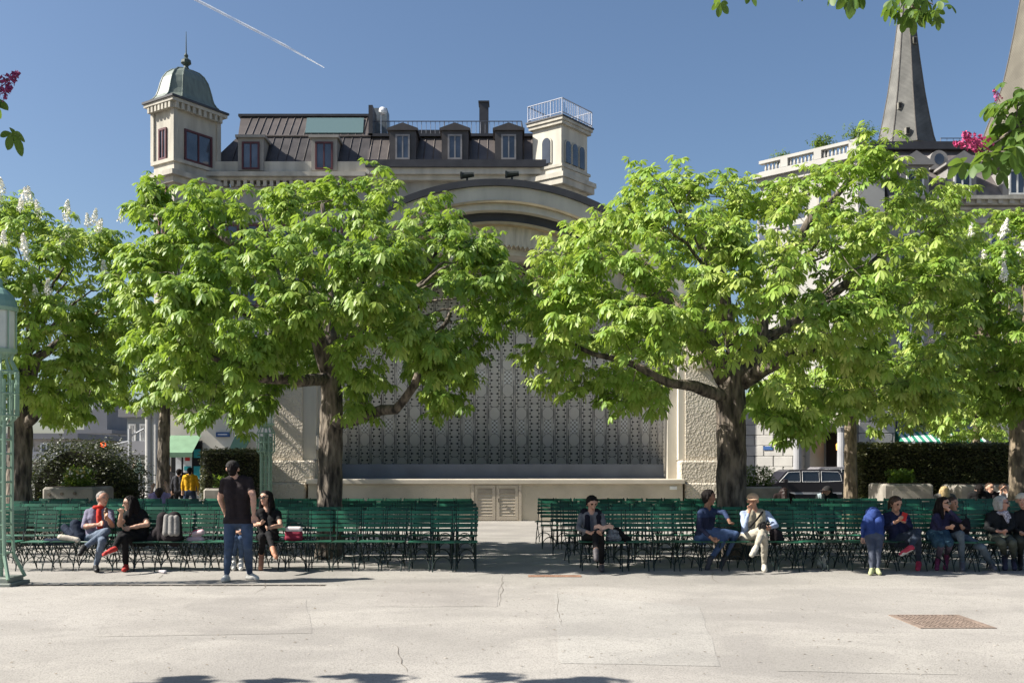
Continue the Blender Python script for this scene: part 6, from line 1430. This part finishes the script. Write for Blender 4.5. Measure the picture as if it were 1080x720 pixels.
# -- reclining companion behind the girl
sp = dict(head=(1004, 531), hips=[(1004, 568), (1016, 568)], sh=[(1000, 546), (1019, 547)], shd=.18, hdd=.2, kn=[(1013, 563), (1036, 577)], an=[(1015, 596), (1046, 595.5)], to=[(1016, 602.5), (1056, 602.5)], el=[(996, 557, 1), (1021, 558)], wr=[(1004, 562), (1015, 556)],
          face=(.5, -.8, 0), top=black2, bot=jeans_g, shoe=mat('grey_white_trainer', (.10, .10, .12), .6), sole=sole_w, hair='short', hairm=hair_brown, skin=TAN)
person('person in black top with faded grey jeans stretched out, half behind the girl', 16.0, sp)
# -- elderly woman
def post(J):
    n = J['sm']+Vector((0, 0, .06)); f = Vector((.5, -.85, 0)); rg = [n+Vector((.08*math.cos(a), .08*math.sin(a), -.01)) for a in [k*math.pi/5 for k in range(11)]]
    childmesh(J, 'patterned_scarf', [(rg[i], rg[i+1], .032, .032) for i in range(10)]+[(n+f*.08, n+f*.14+Vector((0, 0, -.16)), .04, .03), (n+f*.08+Vector((.03, 0, 0)), n+f*.12+Vector((.07, 0, -.13)), .035, .025)], mat('grey_white_scarf', (.34, .32, .36), .85, .9, 60), disp=.006)
sp = dict(head=(1056.5, 530), hips=[(1048, 568), (1061, 568)], sh=[(1043.5, 544), (1066, 544)], kn=[(1056, 571), (1068, 572)], an=[(1062, 593), (1070, 594)], to=[(1061.5, 602.5), (1071.5, 602.5)], el=[(1041, 557), (1067, 556)], wr=[(1053.5, 560), (1060, 560)],
          face=(.8, -.6, -.02), top=cloth('black_padded_jacket', (.014, .015, .016), b=.012, bs=14), bot=cloth('olive_trousers', (.075, .085, .07)), shoe=mat('dark_blue_boot', (.03, .03, .055), .7), hair='bob', hairm=hair_white, glasses=1, skin=(.44, .24, .18), post=post, slim=1.08, sleeve=2)
person('elderly woman with silver bob, sunglasses and patterned scarf in dark jacket', 15.95, sp)
sp = dict(head=(1078, 527), hips=[(1074, 568), (1089, 568)], sh=[(1072, 543), (1096, 543)], kn=[(1076, 570), (1092, 571)], an=[(1076.5, 593), (1093, 594)], to=[(1075, 602), (1095, 602)], el=[(1069, 557), (1099, 557)], wr=[(1078, 562), (1090, 562)],
          face=(-.4, -.9, 0), top=cloth('black_coat', (.012, .012, .013)), bot=cloth('dark_olive_trousers', (.03, .035, .03)), shoe=black_shoe, hair='crop', hairm=hair_grey, cap=mat('cream_knit', (.50, .46, .38), .9, .2, 40), beanie=1, skin=(.44, .25, .18), slim=1.1)
person('person in black coat and cream hat cut by the right edge of the view', 15.95, sp)
# -- people in and behind the back row
def backseat(label, px, py, D, top, hairm, hair='short', face=(0, 1, 0), w=11, skinc=FAIR, **kw):
    """seated figure given by its head position; legs forward of the chair"""
    s = F/D; m = .0; fy = 1 if face[1] > 0 else -1; X = px; Yp = lambda z: HZ+(H-z)*s
    sp = dict(head=(px, py), hips=[(px-.08*s, Yp(.54)), (px+.08*s, Yp(.54))], sh=[(px-.18*s, Yp(.97)), (px+.18*s, Yp(.97))], shd=-.0, kn=[(px-.11*s, Yp(.50)), (px+.11*s, Yp(.50))], ks=(fy, fy), an=[(px-.11*s, Yp(.10), fy), (px+.11*s, Yp(.10), fy)], to=[(px-.12*s, Yp(.06), fy), (px+.12*s, Yp(.06), fy)],
              el=[(px-.25*s, Yp(.72), fy), (px+.25*s, Yp(.72), fy)], wr=[(px-.1*s, Yp(.64), fy), (px+.1*s, Yp(.64), fy)], face=face, top=top, bot=black, shoe=black_shoe, hair=hair, hairm=hairm, skin=skinc); sp.update(kw)
    return person(label, D, sp, voxel=.015)
backseat('woman with long dark auburn hair seen from behind, in front of the dark car', 827, 519.5, 22.0, cloth('maroon_black_top', (.014, .009, .009)), hair_red, 'long')
backseat('man in black cap and dark striped jacket, in profile beyond the back row', 872, 517.5, 22.0, cloth('black_tracksuit', (.012, .016, .016)), hair_black, 'crop', face=(-.95, -.25, -.25), cap=mat('black_cap_cloth', (.014, .013, .014), .85), skinc=(.42, .24, .17), vest=cloth('pale_stripe', (.30, .36, .38)),
         paint=[lambda ctr, j, idx, names: ((np.abs(ctr[:, 0]-(j['sh'][0].x-.0)) < .035) & (idx == names.index('top')) & (ctr[:, 1] < j['sm'].y), 'vest')])
backseat('blond haired person seen from behind, just past the girl with sunglasses', 996, 518, 21.8, cloth('grey_wool_top', (.12, .115, .11)), hair_blond, 'long')
backseat('broad dark figure with black hair seen from behind, in front of the planter at right', 1032.5, 516, 22.6, black, hair_black, 'short', slim=1.25)
backseat('man in black with short dark hair facing the view beside the broad dark figure', 1044, 514, 22.9, black2, hair_brown, 'crop', face=(.2, -1, 0))
backseat('person in pale scarf and light top drinking, near the right edge trunk', 1059, 515, 23.0, cloth('pale_grey_top', (.36, .34, .33)), hair_brown, 'short', face=(.3, -1, 0), el=[(1052, 531, -1), (1068, 531, -1)], wr=[(1056, 519, -1), (1061, 518, -1)])
backseat('person in lilac top with raised arms sitting beyond the back row at left', 168, 519.5, 22.2, cloth('lilac_top', (.34, .26, .46)), hair_brown, 'short', face=(-.3, 1, 0), el=[(158, 524, 1), (179, 522, 1)], wr=[(161, 515, 1), (176, 513, 1)], sleeve=1)
def stander(label, px, D, hgt, top, bot, hairm, face, skinc=FAIR, stride=.06, hair='short', **kw):
    s = F/D; Yp = lambda z: HZ+(H-z)*s; k = hgt/1.75
    sp = dict(head=(px, Yp(hgt-.115*k)), hips=[(px-.085*k*s, Yp(.92*k)), (px+.085*k*s, Yp(.92*k))], sh=[(px-.19*k*s, Yp(1.43*k)), (px+.19*k*s, Yp(1.43*k))], shd=0, kn=[(px-(.09+stride)*k*s, Yp(.50*k)), (px+(.09+stride)*k*s, Yp(.50*k))], an=[(px-(.1+stride*2)*k*s, Yp(.09), -1), (px+(.1+stride*1.2)*k*s, Yp(.09), -1)], to=[(px-(.11+stride*2)*k*s, Yp(.04), -1 if face[1] < 0 else 1), (px+(.11+stride*1.2)*k*s, Yp(.04), -1 if face[1] < 0 else 1)],
              el=[(px-.27*k*s, Yp(1.16*k)), (px+.27*k*s, Yp(1.16*k))], wr=[(px-.27*k*s, Yp(.92*k)), (px+.27*k*s, Yp(.92*k))], face=face, top=top, bot=bot, shoe=black_shoe, hair=hair, hairm=hairm, skin=skinc, k=k); sp.update(kw)
    return person(label, D, sp, voxel=.018)
stander('person in bright yellow jacket and dark cap standing by the shop awning at left', 200.5, 30, 1.55, cloth('yellow_jacket', (.55, .30, .015)), jeans_d, hair_black, (0, 1, 0), cap=mat('black_cap_cloth', (.014, .013, .014), .85), slim=1.15, stride=.10)
stander('person in dark grey jacket standing just left of the yellow jacket', 189, 30.6, 1.50, cloth('charcoal_jacket', (.035, .035, .042)), black, hair_black, (.3, 1, 0), slim=1.1)
stander('person in grey top partly behind the slim trunk near the hotel columns', 177.5, 31.2, 1.62, cloth('mid_grey_top', (.16, .15, .16)), black, hair_brown, (.6, 1, 0), sleeve=1)
stander('dark clothed pedestrian walking in the street beyond the shrubs at left', 142, 39, 1.68, black, jeans_d, hair_black, (-.3, -1, 0))
stander('pedestrian in pale trousers by the parked bicycle at left', 131, 37, 1.66, cloth('grey_checked_top', (.14, .14, .16)), cloth('pale_trousers', (.40, .34, .30)), hair_brown, (.4, 1, 0), stride=.1)
# parked bicycle
bx, by = PX(137, 35.5), 35.5; t = thing('bicycle', 'dark bicycle parked in the street beyond the shrubs at left', 'bicycle', (bx, by, 0))
for sx in (-.52, .52):
    mb = MB(); mb.tube([(bx+sx+.33*math.cos(a*math.pi/12), by, .34+.33*math.sin(a*math.pi/12)) for a in range(25)], .022, 6, cap=False)
    w1 = mb.build('wheel', mat('tyre_rubber', (.02, .02, .02), .8), t); mb = MB()
    for a in range(8): mb.tube([(bx+sx, by, .34), (bx+sx+.32*math.cos(a*math.pi/4), by, .34+.32*math.sin(a*math.pi/4))], .003, 3)
    mb.build('spokes', M_steel, w1)
mb = MB(); q = lambda x, z: (bx+x, by, z)
for a, b in ((q(-.52, .34), q(-.38, .95)), (q(-.4, .86), q(.15, .84)), (q(-.38, .72), q(.02, .32)), (q(.02, .32), q(.2, .95)), (q(.02, .32), q(.52, .34)), (q(.52, .34), q(.17, .84))): mb.tube([a, b], .018, 6)
mb.build('frame', mat('dark_bike_paint', (.03, .03, .04), .4), t); mb = MB(); mb.tube([(bx-.38, by-.26, 1.02), (bx-.36, by, .97), (bx-.38, by+.26, 1.02)], .014, 6); mb.build('handlebar', M_iron, t); mb = MB(); mb.ball((bx+.22, by, .98), (.13, .07, .035), 8); mb.build('saddle', M_iron, t)

# ------------------------------------------------------------------ bags and clothes left on the chairs
def soft(name, label, cat, caps, m, voxel=.014, disp=.01, group=None, extra=()):
    me = fuse(caps, voxel, 3); lo = Vector((min(v.co.x for v in me.vertices)+max(v.co.x for v in me.vertices), min(v.co.y for v in me.vertices)+max(v.co.y for v in me.vertices), 0))/2; lo.z = min(v.co.z for v in me.vertices)
    t = thing(name, label, cat, lo, group)
    for v in me.vertices: v.co += v.normal*noise.noise(v.co*14)*disp; v.co -= lo
    me.materials.clear(); me.materials.append(m); me.polygons.foreach_set('use_smooth', [True]*len(me.polygons)); link({'bag': 'pouch', 'backpack': 'pouch', 'jacket': 'fabric', 'handbag': 'pouch'}.get(cat, 'fabric'), me, t)
    for nm, cps, mm in extra:
        e = fuse(cps, .01, 2)
        for v in e.vertices: v.co -= lo
        e.materials.clear(); e.materials.append(mm); link(nm, e, t)
    return t
def q(px, py, dd=0, D=15.9): return P(px, py, D+dd)
soft('backpack', 'grey and black backpack standing on a chair beside the woman in black tee', 'backpack', [(q(172, 546), q(172, 566), .10, .12), (q(184, 546), q(184, 568), .11, .13), (q(178, 566, -.1), q(186, 566, -.1), .10, .10), (q(166, 562), q(160, 570), .10, .09)], black2,
     extra=[('front_panel', [(q(176, 545, -.12), q(175, 562, -.17), .05, .055), (q(186, 546, -.12), q(186, 562, -.17), .05, .055), (q(181, 546, -.13), q(181, 562, -.18), .05, .055)], cloth('light_grey_canvas', (.22, .21, .20)))])
soft('handbag', 'small pink and white handbag on the chair left of the standing man', 'handbag', [(q(200, 569), q(213, 569), .05, .05), (q(205, 563), q(213, 561), .045, .05)], mat('pale_pink_leather', (.5, .38, .40), .6), voxel=.01, disp=.004, extra=[('strap', [(q(199, 566), q(205, 559), .012, .012), (q(205, 559), q(214, 558), .012, .012)], mat('raspberry_leather', (.25, .03, .08), .5))])
soft('tote_bag', 'crimson bag with white top band, right of the woman with long black hair', 'bag', [(q(304, 567), q(316, 567), .06, .06), (q(304, 562.5), q(316, 562.5), .055, .055)], mat('crimson_bag_cloth', (.22, .015, .04), .7), voxel=.011, disp=.004, extra=[('top_band', [(q(304, 558), q(316, 558), .05, .05)], mat('white_bag_band', (.55, .5, .5), .7)), ('handle', [(q(305, 556), q(307, 551), .01, .01), (q(307, 551), q(313, 551), .01, .01), (q(313, 551), q(315, 556), .01, .01)], black)])
soft('folded_coat', 'dark navy coat bundled on the chair left of the man with red scarf', 'jacket', [(q(80, 553, .05), q(86, 566), .09, .09), (q(68, 556, .1), q(78, 566), .06, .08), (q(50, 571), q(74, 570), .05, .06)], cloth('navy_coat', (.015, .022, .04)), disp=.02)
soft('rolled_jacket', 'cream rolled jacket lying beside the navy coat on the left chairs', 'jacket', [(q(64, 566, -.12), q(82, 569, -.12), .048, .042)], cloth('cream_cloth', (.50, .45, .38)), disp=.006)
soft('patterned_bag', 'black and white patterned bag on the chair beside the reading woman', 'bag', [(q(644, 567, -.05), q(650, 568, -.05), .085, .085), (q(645, 561), q(649, 562), .06, .06)], mat('zebra_cloth', (.17, .17, .18), .8, .95, 22, stretch=(1, 1, 2)), disp=.006)
soft('draped_jacket', 'black jacket lying on the chairs right of the patterned bag', 'jacket', [(q(650, 560, .12), q(656, 567, .05), .07, .07), (q(655, 564), q(664, 571), .06, .045)], black, disp=.015)
soft('shoulder_bag', 'black shoulder bag on the chair beside the man in beige cap', 'bag', [(q(817, 562), q(818, 569), .085, .09), (q(821, 563), q(822, 569), .07, .075)], black2, disp=.006)
soft('paper_bag', 'crumpled pale bag standing on the ground under the front chairs at right', 'bag', [(ground_pt(865, 596, .06)+Vector((0, 0, .02)), ground_pt(866, 596, .06)+Vector((.03, 0, .12)), .055, .06), (ground_pt(868, 596, .06), ground_pt(868, 596, .06)+Vector((.02, 0, .12)), .05, .05)], mat('pale_bag_paper', (.32, .33, .30), .8, .3, 14), voxel=.012, disp=.012)
soft('crumpled_paper', 'crumpled grey paper lying on the ground in front of the backpack', 'paper', [(ground_pt(168, 602, .03), ground_pt(174, 603, .03), .02, .03)], mat('greyish_paper', (.36, .34, .36), .8, .2, 14), voxel=.008, disp=.014)
